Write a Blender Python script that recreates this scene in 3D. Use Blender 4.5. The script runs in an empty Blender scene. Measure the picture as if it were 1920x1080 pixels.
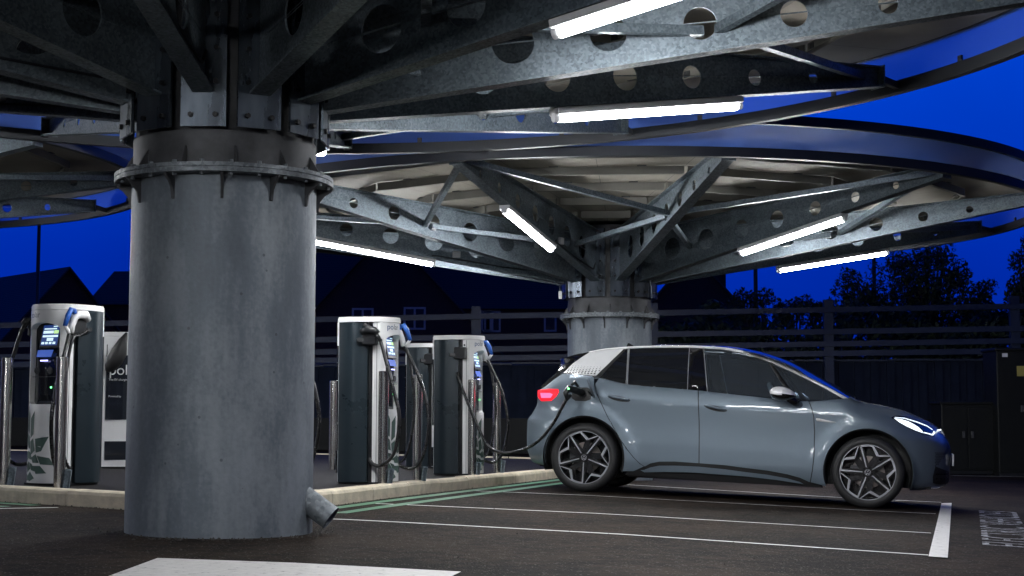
import bpy, bmesh, math, random
from math import sin, cos, pi, radians, sqrt, hypot, atan2
from mathutils import Vector, Matrix
from mathutils.geometry import delaunay_2d_cdt

random.seed(7)
S = bpy.context.scene
C = S.collection

# ------------------------------------------------------------------ camera
F, PITCH, ROLL, CZ = 2849.56, 0.0827, -0.0015, 0.712
cam = bpy.data.cameras.new('camera')
cam.sensor_width = 36.0
cam.lens = 36.0 * F / 1920.0
cam.clip_start, cam.clip_end = 0.1, 3000
camo = bpy.data.objects.new('camera', cam)
C.objects.link(camo)
camo.matrix_world = (Matrix.Translation((0, 0, CZ)) @ Matrix.Rotation(pi / 2 + PITCH, 4, 'X')
                     @ Matrix.Rotation(-ROLL, 4, 'Z'))
S.camera = camo

# ------------------------------------------------------------------ world: deep blue dusk
W = bpy.data.worlds.new('World')
S.world = W
W.use_nodes = True
nt = W.node_tree
for n_ in list(nt.nodes):
    nt.nodes.remove(n_)
out = nt.nodes.new('ShaderNodeOutputWorld')
bg = nt.nodes.new('ShaderNodeBackground')
sky = nt.nodes.new('ShaderNodeTexSky')
sky.sky_type = 'NISHITA'
sky.sun_disc = False
sky.sun_elevation = radians(-4.0)
sky.sun_rotation = radians(200)
sky.air_density = 1.0
sky.dust_density = 0.3
sky.ozone_density = 6.0
bw = nt.nodes.new('ShaderNodeRGBToBW')
tint = nt.nodes.new('ShaderNodeMix')
tint.data_type = 'RGBA'
tint.blend_type = 'MULTIPLY'
tint.inputs[0].default_value = 1.0
tint.inputs[7].default_value = (0.0035, 0.085, 1.0, 1)
nt.links.new(sky.outputs[0], bw.inputs[0])
nt.links.new(bw.outputs[0], tint.inputs[6])
# the dusk sky is deeper towards the roofs and brighter blue higher up
wtc = nt.nodes.new('ShaderNodeTexCoord')
wsep = nt.nodes.new('ShaderNodeSeparateXYZ')
nt.links.new(wtc.outputs['Generated'], wsep.inputs[0])
wrp = nt.nodes.new('ShaderNodeValToRGB')
we = wrp.color_ramp.elements
we[0].position, we[0].color = 0.0, (0.0, 0.016, 0.30, 1)
we[1].position, we[1].color = 1.0, (0.002, 0.012, 0.09, 1)
k_ = we.new(0.10); k_.color = (0.0, 0.024, 0.40, 1)
k_ = we.new(0.22); k_.color = (0.0, 0.052, 0.62, 1)
k_ = we.new(0.34); k_.color = (0.002, 0.06, 0.62, 1)
k_ = we.new(0.6); k_.color = (0.002, 0.03, 0.26, 1)
nt.links.new(wsep.outputs['Z'], wrp.inputs[0])
wns = nt.nodes.new('ShaderNodeTexNoise')
wns.inputs['Scale'].default_value = 5.0
wns.inputs['Detail'].default_value = 4
wmr = nt.nodes.new('ShaderNodeMapRange')
wmr.inputs[3].default_value = 0.74
wmr.inputs[4].default_value = 1.26
nt.links.new(wtc.outputs['Generated'], wns.inputs['Vector'])
nt.links.new(wns.outputs['Fac'], wmr.inputs[0])
wml = nt.nodes.new('ShaderNodeMix')
wml.data_type = 'RGBA'
wml.blend_type = 'MULTIPLY'
wml.inputs[0].default_value = 1.0
nt.links.new(wrp.outputs[0], wml.inputs[6])
nt.links.new(wmr.outputs[0], wml.inputs[7])
wad = nt.nodes.new('ShaderNodeMix')
wad.data_type = 'RGBA'
wad.blend_type = 'ADD'
wad.inputs[0].default_value = 1.0
nt.links.new(wml.outputs[2], wad.inputs[6])
nt.links.new(tint.outputs[2], wad.inputs[7])
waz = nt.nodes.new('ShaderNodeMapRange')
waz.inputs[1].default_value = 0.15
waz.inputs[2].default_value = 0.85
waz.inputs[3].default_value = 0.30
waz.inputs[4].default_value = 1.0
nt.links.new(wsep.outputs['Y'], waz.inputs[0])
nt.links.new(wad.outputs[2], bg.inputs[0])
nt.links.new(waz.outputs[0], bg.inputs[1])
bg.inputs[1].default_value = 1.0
SKYBG = bg
nt.links.new(bg.outputs[0], out.inputs[0])

S.view_settings.view_transform = 'Standard'
S.view_settings.look = 'None'
S.view_settings.exposure = 0.0
S.view_settings.gamma = 1.0
S.render.engine = 'CYCLES'
S.cycles.use_denoising = True
S.cycles.max_bounces = 6
S.cycles.diffuse_bounces = 3
S.cycles.glossy_bounces = 3
S.cycles.transparent_max_bounces = 8
S.cycles.sample_clamp_indirect = 4.0
S.cycles.sample_clamp_direct = 45.0

LAMP_STRENGTH = 235.0

# ------------------------------------------------------------------ pixel helpers (measurements from the 1920x1080 frame)
def ray(px, py):
    r = (px - 960) / F
    u = (540 - py) / F
    c, s = cos(ROLL), sin(ROLL)
    r, u = c * r - s * u, s * r + c * u
    return Vector((r, cos(PITCH) - u * sin(PITCH), sin(PITCH) + u * cos(PITCH)))

def g(x, y):
    """height of the sloping tarmac"""
    xc = max(-14.0, min(14.0, x))
    yc = max(-10.0, min(40.0, y))
    e = 0.018 if x <= 0.7 else (0.018 - 0.04 * min(1.0, (x - 0.7) / 2.9))
    if xc < -1.0:
        e -= 0.018 * (-1.0 - xc)
    return -0.0301 * xc - 0.0039 * yc + e

def gnd(px, py, up=0.0):
    v = ray(px, py)
    t = 8.0
    for _ in range(40):
        P = v * t
        t = t * (CZ - g(P.x, P.y) - up) / max(1e-6, -P.z)
    P = v * t
    return Vector((P.x, P.y, g(P.x, P.y) + up))

def at(px, py, Y):
    v = ray(px, py)
    P = v * (Y / v.y)
    return Vector((P.x, P.y, P.z + CZ))

# ------------------------------------------------------------------ object helpers
class MB:
    def __init__(s):
        s.v, s.f, s.m = [], [], []
        s.cur = 0
    def add(s, vs, fs):
        o = len(s.v)
        s.v += [tuple(p) for p in vs]
        for f in fs:
            s.f.append(tuple(i + o for i in f))
            s.m.append(s.cur)
        return s
    def box(s, x0, x1, y0, y1, z0, z1, M=None):
        vs = [Vector((x, y, z)) for z in (z0, z1) for y in (y0, y1) for x in (x0, x1)]
        if M is not None:
            vs = [M @ p for p in vs]
        return s.add(vs, [(0, 2, 3, 1), (4, 5, 7, 6), (0, 1, 5, 4), (2, 6, 7, 3), (0, 4, 6, 2), (1, 3, 7, 5)])
    def bevbox(s, x0, x1, y0, y1, z0, z1, b=0.01, M=None):
        bm = bmesh.new()
        bmesh.ops.create_cube(bm, size=1)
        for v in bm.verts:
            v.co = Vector(((x0 + x1) / 2 + v.co.x * (x1 - x0), (y0 + y1) / 2 + v.co.y * (y1 - y0), (z0 + z1) / 2 + v.co.z * (z1 - z0)))
        bmesh.ops.bevel(bm, geom=bm.edges[:], offset=b, segments=2, affect='EDGES', profile=0.5)
        bm.verts.index_update()
        vs = [(M @ v.co) if M is not None else v.co.copy() for v in bm.verts]
        s.add(vs, [[v.index for v in f.verts] for f in bm.faces])
        bm.free()
        return s
    def bar(s, a, b, w, h, up=(0, 0, 1)):
        a, b = Vector(a), Vector(b)
        d = (b - a)
        L = d.length
        d.normalize()
        up = Vector(up)
        sd = d.cross(up)
        if sd.length < 1e-4:
            sd = d.cross(Vector((1, 0, 0)))
        sd.normalize()
        u = sd.cross(d)
        vs = []
        for p in (a, b):
            for i, j in ((-1, -1), (1, -1), (1, 1), (-1, 1)):
                vs.append(p + sd * (i * w / 2) + u * (j * h / 2))
        return s.add(vs, [(3, 2, 1, 0), (4, 5, 6, 7), (0, 1, 5, 4), (1, 2, 6, 5), (2, 3, 7, 6), (3, 0, 4, 7)])
    def tube(s, pts, r, n=10, cap=True):
        pts = [Vector(p) for p in pts]
        rs = r if isinstance(r, (list, tuple)) else [r] * len(pts)
        prev = None
        rings = []
        for i, p in enumerate(pts):
            d = (pts[min(i + 1, len(pts) - 1)] - pts[max(i - 1, 0)]).normalized()
            if prev is None:
                a = d.cross(Vector((0, 0, 1)))
                if a.length < 1e-3:
                    a = d.cross(Vector((1, 0, 0)))
            else:
                a = prev - d * prev.dot(d)
            a.normalize()
            b = d.cross(a)
            prev = a
            rings.append([p + a * (rs[i] * cos(2 * pi * k / n)) + b * (rs[i] * sin(2 * pi * k / n)) for k in range(n)])
        vs = [q for R in rings for q in R]
        fs = []
        for i in range(len(pts) - 1):
            for k in range(n):
                fs.append((i * n + k, i * n + (k + 1) % n, (i + 1) * n + (k + 1) % n, (i + 1) * n + k))
        if cap:
            fs.append(tuple(reversed(range(n))))
            fs.append(tuple((len(pts) - 1) * n + k for k in range(n)))
        return s.add(vs, fs)
    def lathe(s, prof, n=48, M=None, closed=False, a0=0.0, a1=2 * pi):
        """prof: (r, z) pairs turned about Z"""
        full = abs(a1 - a0 - 2 * pi) < 1e-6
        m = n if full else n + 1
        vs = []
        for k in range(m):
            a = a0 + (a1 - a0) * k / n
            for r, z in prof:
                p = Vector((r * cos(a), r * sin(a), z))
                vs.append(M @ p if M is not None else p)
        L = len(prof)
        fs = []
        for k in range(n):
            k2 = (k + 1) % m
            for i in range(L - 1 + (1 if closed else 0)):
                j = (i + 1) % L
                fs.append((k * L + i, k2 * L + i, k2 * L + j, k * L + j))
        return s.add(vs, fs)
    def prism(s, poly, z0, z1, M=None):
        n = len(poly)
        vs = [Vector((x, y, z0)) for x, y in poly] + [Vector((x, y, z1)) for x, y in poly]
        if M is not None:
            vs = [M @ p for p in vs]
        fs = [tuple(reversed(range(n))), tuple(range(n, 2 * n))]
        for i in range(n):
            j = (i + 1) % n
            fs.append((i, j, n + j, n + i))
        return s.add(vs, fs)
    def build(s, name, mat, parent=None, smooth=False, auto=None):
        me = bpy.data.meshes.new(name)
        me.from_pydata(s.v, [], s.f)
        mats = mat if isinstance(mat, (list, tuple)) else [mat]
        for m_ in mats:
            me.materials.append(m_)
        if len(mats) > 1:
            me.polygons.foreach_set('material_index', s.m)
        bm = bmesh.new()
        bm.from_mesh(me)
        bmesh.ops.recalc_face_normals(bm, faces=bm.faces[:])
        bm.to_mesh(me)
        bm.free()
        if smooth:
            me.shade_smooth()
            if auto is not None:
                me.set_sharp_from_angle(angle=radians(auto))
        return link(name, me, parent)

def link(name, data, parent=None):
    o = bpy.data.objects.new(name, data)
    C.objects.link(o)
    if parent is not None:
        o.parent = parent
    return o

def tag(o, label=None, cat=None, group=None, kind=None):
    if label: o['label'] = label
    if cat: o['category'] = cat
    if group: o['group'] = group
    if kind: o['kind'] = kind
    return o

def empty(name, loc, rz=0.0):
    o = bpy.data.objects.new(name, None)
    C.objects.link(o)
    o.location = loc
    o.rotation_euler = (0, 0, rz)
    o.empty_display_size = 0.2
    return o

KIDS = {}
def children(o):
    return [c for c in bpy.data.objects if c.parent is o]

def copy_tree(o, parent=None):
    c = o.copy()
    C.objects.link(c)
    if parent is not None:
        c.parent = parent
    for ch in children(o):
        copy_tree(ch, c)
    return c

def in_poly(x, y, P):
    r = False
    j = len(P) - 1
    for i in range(len(P)):
        if (P[i][1] > y) != (P[j][1] > y) and x < (P[j][0] - P[i][0]) * (y - P[i][1]) / (P[j][1] - P[i][1]) + P[i][0]:
            r = not r
        j = i
    return r

def densify(P, step):
    o = []
    for i in range(len(P)):
        a, b = P[i], P[(i + 1) % len(P)]
        n = max(1, int(hypot(b[0] - a[0], b[1] - a[1]) / step + 0.5))
        for k in range(n):
            o.append((a[0] + (b[0] - a[0]) * k / n, a[1] + (b[1] - a[1]) * k / n))
    return o

def cdt(outer, holes=(), inner=(), mind=0.0):
    """triangulate an outline with holes and interior points; returns verts2d, tris"""
    vs = [Vector(p) for p in outer]
    n = len(outer)
    es = [(i, (i + 1) % n) for i in range(n)]
    for h in holes:
        o = len(vs)
        vs += [Vector(p) for p in h]
        es += [(o + i, o + (i + 1) % len(h)) for i in range(len(h))]
    nb = len(vs)
    for p in inner:
        if in_poly(p[0], p[1], outer) and not any(in_poly(p[0], p[1], h) for h in holes):
            if mind and min((vs[i].x - p[0]) ** 2 + (vs[i].y - p[1]) ** 2 for i in range(nb)) < mind * mind:
                continue
            vs.append(Vector(p))
    r = delaunay_2d_cdt(vs, es, [], 0, 1e-6)
    ov, of = r[0], r[2]
    tris = []
    for f in of:
        cx = sum(ov[i].x for i in f) / len(f)
        cy = sum(ov[i].y for i in f) / len(f)
        if in_poly(cx, cy, outer) and not any(in_poly(cx, cy, h) for h in holes):
            tris.append(tuple(f))
    return [(p.x, p.y) for p in ov], tris

def circle2(cx, cy, r, n=20):
    return [(cx + r * cos(2 * pi * k / n), cy + r * sin(2 * pi * k / n)) for k in range(n)]

def text_mesh(name, txt, size, mat, parent, M, extrude=0.001, align='LEFT', shear=0.0, sx=1.0):
    cu = bpy.data.curves.new(name, 'FONT')
    cu.body = txt
    cu.size = size
    cu.extrude = extrude
    cu.align_x = align
    cu.shear = shear
    to = bpy.data.objects.new(name + '_tmp', cu)
    C.objects.link(to)
    dg = bpy.context.evaluated_depsgraph_get()
    me = bpy.data.meshes.new_from_object(to.evaluated_get(dg))
    bpy.data.objects.remove(to)
    me.name = name
    me.transform(M @ Matrix.Diagonal((sx, 1, 1, 1)))
    me.materials.clear()
    me.materials.append(mat)
    return link(name, me, parent)

# ------------------------------------------------------------------ materials
def new_mat(name):
    m = bpy.data.materials.new(name)
    m.use_nodes = True
    t = m.node_tree
    b = t.nodes['Principled BSDF']
    return m, t, b

def node(t, kind, **kw):
    n = t.nodes.new(kind)
    for k, v in kw.items():
        setattr(n, k, v)
    return n

def plain(name, col, rough=0.5, metal=0.0, coat=0.0, spec=None, var=0.12, scale=6.0, bump=0.0, bscale=80.0, streak=None, rvar=0.1):
    """principled material with mottled colour and roughness from object-space noise"""
    m, t, b = new_mat(name)
    tc = node(t, 'ShaderNodeTexCoord')
    mp = node(t, 'ShaderNodeMapping')
    if streak:
        mp.inputs['Scale'].default_value = streak
    t.links.new(tc.outputs['Object'], mp.inputs[0])
    nz = node(t, 'ShaderNodeTexNoise')
    nz.inputs['Scale'].default_value = scale
    nz.inputs['Detail'].default_value = 6
    nz.inputs['Roughness'].default_value = 0.65
    t.links.new(mp.outputs[0], nz.inputs['Vector'])
    rp = node(t, 'ShaderNodeValToRGB')
    rp.color_ramp.elements[0].position = 0.3
    rp.color_ramp.elements[1].position = 0.7
    rp.color_ramp.elements[0].color = tuple(c * (1 - var) for c in col) + (1,)
    rp.color_ramp.elements[1].color = tuple(min(1, c * (1 + var)) for c in col) + (1,)
    t.links.new(nz.outputs['Fac'], rp.inputs[0])
    t.links.new(rp.outputs[0], b.inputs['Base Color'])
    mr = node(t, 'ShaderNodeMapRange')
    mr.inputs[3].default_value = max(0.0, rough - rvar)
    mr.inputs[4].default_value = min(1.0, rough + rvar)
    t.links.new(nz.outputs['Fac'], mr.inputs[0])
    t.links.new(mr.outputs[0], b.inputs['Roughness'])
    b.inputs['Metallic'].default_value = metal
    if coat:
        b.inputs['Coat Weight'].default_value = coat
        b.inputs['Coat Roughness'].default_value = 0.03
    if spec is not None:
        b.inputs['Specular IOR Level'].default_value = spec
    if bump:
        n2 = node(t, 'ShaderNodeTexNoise')
        n2.inputs['Scale'].default_value = bscale
        n2.inputs['Detail'].default_value = 4
        t.links.new(tc.outputs['Object'], n2.inputs['Vector'])
        bp = node(t, 'ShaderNodeBump')
        bp.inputs['Strength'].default_value = bump
        bp.inputs['Distance'].default_value = 0.01
        t.links.new(n2.outputs['Fac'], bp.inputs['Height'])
        t.links.new(bp.outputs[0], b.inputs['Normal'])
    return m

def emit(name, col, strength):
    m, t, b = new_mat(name)
    b.inputs['Base Color'].default_value = (col[0] * .5, col[1] * .5, col[2] * .5, 1)
    b.inputs['Emission Color'].default_value = tuple(col) + (1,)
    b.inputs['Emission Strength'].default_value = strength
    return m

def galvanised(name, dark, light, rough=0.42, metal=0.55, spangle=38.0):
    m, t, b = new_mat(name)
    tc = node(t, 'ShaderNodeTexCoord')
    vo = node(t, 'ShaderNodeTexVoronoi')
    vo.inputs['Scale'].default_value = spangle
    nz = node(t, 'ShaderNodeTexNoise')
    nz.inputs['Scale'].default_value = 2.2
    nz.inputs['Detail'].default_value = 7
    nz.inputs['Roughness'].default_value = 0.7
    t.links.new(tc.outputs['Object'], vo.inputs['Vector'])
    t.links.new(tc.outputs['Object'], nz.inputs['Vector'])
    sep = node(t, 'ShaderNodeSeparateColor')
    t.links.new(vo.outputs['Color'], sep.inputs[0])
    mx = node(t, 'ShaderNodeMath', operation='MULTIPLY_ADD')
    mx.inputs[1].default_value = 0.45
    t.links.new(sep.outputs[0], mx.inputs[0])
    t.links.new(nz.outputs['Fac'], mx.inputs[2])
    rp = node(t, 'ShaderNodeValToRGB')
    rp.color_ramp.elements[0].position = 0.42
    rp.color_ramp.elements[1].position = 1.0
    rp.color_ramp.elements[0].color = tuple(dark) + (1,)
    rp.color_ramp.elements[1].color = tuple(light) + (1,)
    t.links.new(mx.outputs[0], rp.inputs[0])
    t.links.new(rp.outputs[0], b.inputs['Base Color'])
    mr = node(t, 'ShaderNodeMapRange')
    mr.inputs[3].default_value = rough - 0.14
    mr.inputs[4].default_value = rough + 0.16
    t.links.new(sep.outputs[1], mr.inputs[0])
    t.links.new(mr.outputs[0], b.inputs['Roughness'])
    b.inputs['Metallic'].default_value = metal
    return m

def column_metal():
    """weathered grey column: broad vertical plate-like patches, streaks and small scuffs"""
    m, t, b = new_mat('weathered_column_steel')
    tc = node(t, 'ShaderNodeTexCoord')
    mp = node(t, 'ShaderNodeMapping')
    mp.inputs['Scale'].default_value = (1.6, 1.6, 0.55)
    t.links.new(tc.outputs['Object'], mp.inputs[0])
    n1 = node(t, 'ShaderNodeTexNoise')
    n1.inputs['Scale'].default_value = 2.0
    n1.inputs['Detail'].default_value = 8
    n1.inputs['Roughness'].default_value = 0.62
    t.links.new(mp.outputs[0], n1.inputs['Vector'])
    mp2 = node(t, 'ShaderNodeMapping')
    mp2.inputs['Scale'].default_value = (14, 14, 1.1)
    t.links.new(tc.outputs['Object'], mp2.inputs[0])
    n2 = node(t, 'ShaderNodeTexNoise')
    n2.inputs['Scale'].default_value = 1.6
    n2.inputs['Detail'].default_value = 5
    t.links.new(mp2.outputs[0], n2.inputs['Vector'])
    n3 = node(t, 'ShaderNodeTexNoise')
    n3.inputs['Scale'].default_value = 38
    n3.inputs['Detail'].default_value = 3
    t.links.new(tc.outputs['Object'], n3.inputs['Vector'])
    a = node(t, 'ShaderNodeMath', operation='MULTIPLY_ADD')
    a.inputs[1].default_value = 0.16
    t.links.new(n2.outputs['Fac'], a.inputs[0])
    t.links.new(n1.outputs['Fac'], a.inputs[2])
    a2 = node(t, 'ShaderNodeMath', operation='MULTIPLY_ADD')
    a2.inputs[1].default_value = 0.22
    t.links.new(n3.outputs['Fac'], a2.inputs[0])
    t.links.new(a.outputs[0], a2.inputs[2])
    rp = node(t, 'ShaderNodeValToRGB')
    e = rp.color_ramp.elements
    e[0].position, e[0].color = 0.50, (0.112, 0.130, 0.151, 1)
    e[1].position, e[1].color = 0.88, (0.25, 0.278, 0.31, 1)
    k = e.new(0.66); k.color = (0.145, 0.170, 0.198, 1)
    k = e.new(0.77); k.color = (0.21, 0.236, 0.262, 1)
    t.links.new(a2.outputs[0], rp.inputs[0])
    # small dark scuffs
    vo = node(t, 'ShaderNodeTexVoronoi')
    vo.inputs['Scale'].default_value = 7
    t.links.new(tc.outputs['Object'], vo.inputs['Vector'])
    lt = node(t, 'ShaderNodeMath', operation='LESS_THAN')
    lt.inputs[1].default_value = 0.06
    t.links.new(vo.outputs['Distance'], lt.inputs[0])
    mxc = node(t, 'ShaderNodeMix', data_type='RGBA')
    mxc.inputs[7].default_value = (0.05, 0.055, 0.065, 1)
    sc = node(t, 'ShaderNodeMath', operation='MULTIPLY')
    sc.inputs[1].default_value = 0.55
    t.links.new(lt.outputs[0], sc.inputs[0])
    t.links.new(sc.outputs[0], mxc.inputs[0])
    t.links.new(rp.outputs[0], mxc.inputs[6])
    t.links.new(mxc.outputs[2], b.inputs['Base Color'])
    mr = node(t, 'ShaderNodeMapRange')
    mr.inputs[3].default_value = 0.42
    mr.inputs[4].default_value = 0.68
    t.links.new(n1.outputs['Fac'], mr.inputs[0])
    t.links.new(mr.outputs[0], b.inputs['Roughness'])
    b.inputs['Metallic'].default_value = 0.35
    bp = node(t, 'ShaderNodeBump')
    bp.inputs['Strength'].default_value = 0.12
    bp.inputs['Distance'].default_value = 0.01
    t.links.new(n3.outputs['Fac'], bp.inputs['Height'])
    t.links.new(bp.outputs[0], b.inputs['Normal'])
    return m

def asphalt():
    m, t, b = new_mat('asphalt')
    tc = node(t, 'ShaderNodeTexCoord')
    n1 = node(t, 'ShaderNodeTexNoise')
    n1.inputs['Scale'].default_value = 0.8
    n1.inputs['Detail'].default_value = 8
    n1.inputs['Roughness'].default_value = 0.6
    n2 = node(t, 'ShaderNodeTexNoise')
    n2.inputs['Scale'].default_value = 95
    n2.inputs['Detail'].default_value = 3
    vo = node(t, 'ShaderNodeTexVoronoi')
    vo.inputs['Scale'].default_value = 120
    n4 = node(t, 'ShaderNodeTexNoise')
    n4.inputs['Scale'].default_value = 9
    n4.inputs['Detail'].default_value = 5
    for n_ in (n1, n2, vo, n4):
        t.links.new(tc.outputs['Object'], n_.inputs['Vector'])
    rp = node(t, 'ShaderNodeValToRGB')
    e = rp.color_ramp.elements
    e[0].position, e[0].color = 0.30, (0.0070, 0.0048, 0.0034, 1)
    e[1].position, e[1].color = 0.72, (0.031, 0.0208, 0.0140, 1)
    ad = node(t, 'ShaderNodeMath', operation='MULTIPLY_ADD')
    ad.inputs[1].default_value = 0.5
    t.links.new(n2.outputs['Fac'], ad.inputs[0])
    ad2 = node(t, 'ShaderNodeMath', operation='MULTIPLY_ADD')
    ad2.inputs[1].default_value = 1.45
    t.links.new(n1.outputs['Fac'], ad2.inputs[0])
    t.links.new(ad.outputs[0], ad2.inputs[2])
    t.links.new(n4.outputs['Fac'], ad.inputs[2])
    sub = node(t, 'ShaderNodeMath', operation='SUBTRACT')
    sub.inputs[1].default_value = 0.985
    t.links.new(ad2.outputs[0], sub.inputs[0])
    t.links.new(sub.outputs[0], rp.inputs[0])
    # pale stones in the surface
    sep = node(t, 'ShaderNodeSeparateColor')
    t.links.new(vo.outputs['Color'], sep.inputs[0])
    gt = node(t, 'ShaderNodeMath', operation='GREATER_THAN')
    gt.inputs[1].default_value = 0.972
    t.links.new(sep.outputs[0], gt.inputs[0])
    ml = node(t, 'ShaderNodeMath', operation='MULTIPLY')
    ml.inputs[1].default_value = 0.42
    t.links.new(gt.outputs[0], ml.inputs[0])
    mx = node(t, 'ShaderNodeMix', data_type='RGBA')
    mx.inputs[7].default_value = (0.24, 0.22, 0.19, 1)
    t.links.new(ml.outputs[0], mx.inputs[0])
    t.links.new(rp.outputs[0], mx.inputs[6])
    t.links.new(mx.outputs[2], b.inputs['Base Color'])
    b.inputs['Roughness'].default_value = 0.8
    b.inputs['Specular IOR Level'].default_value = 0.08
    bp = node(t, 'ShaderNodeBump')
    bp.inputs['Strength'].default_value = 0.55
    bp.inputs['Distance'].default_value = 0.006
    hs = node(t, 'ShaderNodeMath', operation='ADD')
    t.links.new(vo.outputs['Distance'], hs.inputs[0])
    t.links.new(n2.outputs['Fac'], hs.inputs[1])
    t.links.new(hs.outputs[0], bp.inputs['Height'])
    t.links.new(bp.outputs[0], b.inputs['Normal'])
    return m

def worn_paint(name, col, wear=0.36, under=(0.05, 0.045, 0.04)):
    m, t, b = new_mat(name)
    tc = node(t, 'ShaderNodeTexCoord')
    n1 = node(t, 'ShaderNodeTexNoise')
    n1.inputs['Scale'].default_value = 22
    n1.inputs['Detail'].default_value = 9
    n1.inputs['Roughness'].default_value = 0.75
    t.links.new(tc.outputs['Object'], n1.inputs['Vector'])
    rp = node(t, 'ShaderNodeValToRGB')
    e = rp.color_ramp.elements
    e[0].position, e[0].color = wear - 0.03, tuple(under) + (1,)
    e[1].position, e[1].color = wear + 0.03, tuple(c * 0.85 for c in col) + (1,)
    k = e.new(0.6); k.color = tuple(col) + (1,)
    t.links.new(n1.outputs['Fac'], rp.inputs[0])
    t.links.new(rp.outputs[0], b.inputs['Base Color'])
    b.inputs['Roughness'].default_value = 0.6
    bp = node(t, 'ShaderNodeBump')
    bp.inputs['Strength'].default_value = 0.3
    bp.inputs['Distance'].default_value = 0.004
    t.links.new(n1.outputs['Fac'], bp.inputs['Height'])
    t.links.new(bp.outputs[0], b.inputs['Normal'])
    return m

def bricks(name, c1, c2, mortar):
    m, t, b = new_mat(name)
    tc = node(t, 'ShaderNodeTexCoord')
    mp = node(t, 'ShaderNodeMapping')
    mp.inputs['Rotation'].default_value = (pi / 2, 0, 0)
    t.links.new(tc.outputs['Object'], mp.inputs[0])
    br = node(t, 'ShaderNodeTexBrick')
    br.inputs['Color1'].default_value = tuple(c1) + (1,)
    br.inputs['Color2'].default_value = tuple(c2) + (1,)
    br.inputs['Mortar'].default_value = tuple(mortar) + (1,)
    br.inputs['Scale'].default_value = 4.4
    t.links.new(mp.outputs[0], br.inputs['Vector'])
    t.links.new(br.outputs['Color'], b.inputs['Base Color'])
    b.inputs['Roughness'].default_value = 0.9
    return m

def tiles(name, col):
    m, t, b = new_mat(name)
    tc = node(t, 'ShaderNodeTexCoord')
    wv = node(t, 'ShaderNodeTexWave')
    wv.wave_type = 'BANDS'
    wv.bands_direction = 'Z'
    wv.inputs['Scale'].default_value = 3.0
    wv.inputs['Distortion'].default_value = 0.6
    t.links.new(tc.outputs['Object'], wv.inputs['Vector'])
    rp = node(t, 'ShaderNodeValToRGB')
    rp.color_ramp.elements[0].color = tuple(c * 0.7 for c in col) + (1,)
    rp.color_ramp.elements[1].color = tuple(c * 1.2 for c in col) + (1,)
    t.links.new(wv.outputs['Fac'], rp.inputs[0])
    t.links.new(rp.outputs[0], b.inputs['Base Color'])
    b.inputs['Roughness'].default_value = 0.7
    return m

def glass_mat(name, tint_, transp, rough=0.02):
    m = bpy.data.materials.new(name)
    m.use_nodes = True
    t = m.node_tree
    for n_ in list(t.nodes):
        t.nodes.remove(n_)
    o = node(t, 'ShaderNodeOutputMaterial')
    pr = node(t, 'ShaderNodeBsdfPrincipled')
    pr.inputs['Base Color'].default_value = (tint_[0] * .3, tint_[1] * .3, tint_[2] * .3, 1)
    pr.inputs['Roughness'].default_value = rough
    pr.inputs['IOR'].default_value = 1.5
    tr = node(t, 'ShaderNodeBsdfTransparent')
    tr.inputs[0].default_value = tuple(tint_) + (1,)
    lw = node(t, 'ShaderNodeFresnel')
    lw.inputs['IOR'].default_value = 1.5
    mr = node(t, 'ShaderNodeMapRange')
    mr.inputs[1].default_value = 0.04
    mr.inputs[2].default_value = 0.6
    mr.inputs[3].default_value = transp
    mr.inputs[4].default_value = 0.1
    t.links.new(lw.outputs[0], mr.inputs[0])
    mx = node(t, 'ShaderNodeMixShader')
    t.links.new(mr.outputs[0], mx.inputs[0])
    t.links.new(pr.outputs[0], mx.inputs[1])
    t.links.new(tr.outputs[0], mx.inputs[2])
    t.links.new(mx.outputs[0], o.inputs[0])
    return m

M = {}
M['asphalt'] = asphalt()
M['paving'] = plain('island_tarmac', (0.012, 0.0105, 0.010), 0.8, spec=.2, var=0.35, scale=12, bump=0.5, bscale=120)
M['kerb'] = plain('kerb_concrete', (0.58, 0.51, 0.39), 0.85, var=0.25, scale=7, bump=0.35, bscale=60)
M['white_paint'] = worn_paint('white_road_paint', (0.74, 0.72, 0.69), 0.37)
M['text_paint'] = worn_paint('worn_white_letter_paint', (0.50, 0.50, 0.52), 0.50)
M['green_paint'] = worn_paint('green_road_paint', (0.07, 0.20, 0.11), 0.42)
M['column'] = column_metal()
M['steel'] = galvanised('galvanised_steel', (0.065, 0.085, 0.10), (0.17, 0.205, 0.235), 0.42, 0.5, 70)
M['steel_head'] = plain('galvanised_head_plate', (0.085, 0.10, 0.12), 0.27, 0.85, var=0.45, scale=9, streak=(1, 1, .25), rvar=.16)
M['dark_steel'] = plain('dark_weathered_steel', (0.07, 0.072, 0.078), 0.55, 0.4, var=0.4, scale=5)
M['flange'] = galvanised('flange_steel', (0.085, 0.097, 0.11), (0.22, 0.245, 0.265), 0.5, 0.4, 50)
M['bolt'] = plain('black_bolt', (0.02, 0.02, 0.022), 0.45, 0.6)
M['roof'] = plain('cream_roof_lining', (0.31, 0.287, 0.24), 0.75, var=0.10, scale=3)
M['purlin'] = plain('cream_grey_purlin', (0.20, 0.193, 0.172), 0.65, 0.1, var=0.12, scale=4)
M['ring'] = plain('dark_blue_grey_ring', (0.018, 0.021, 0.028), 0.5, 0.2, var=0.15, scale=3)
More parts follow.
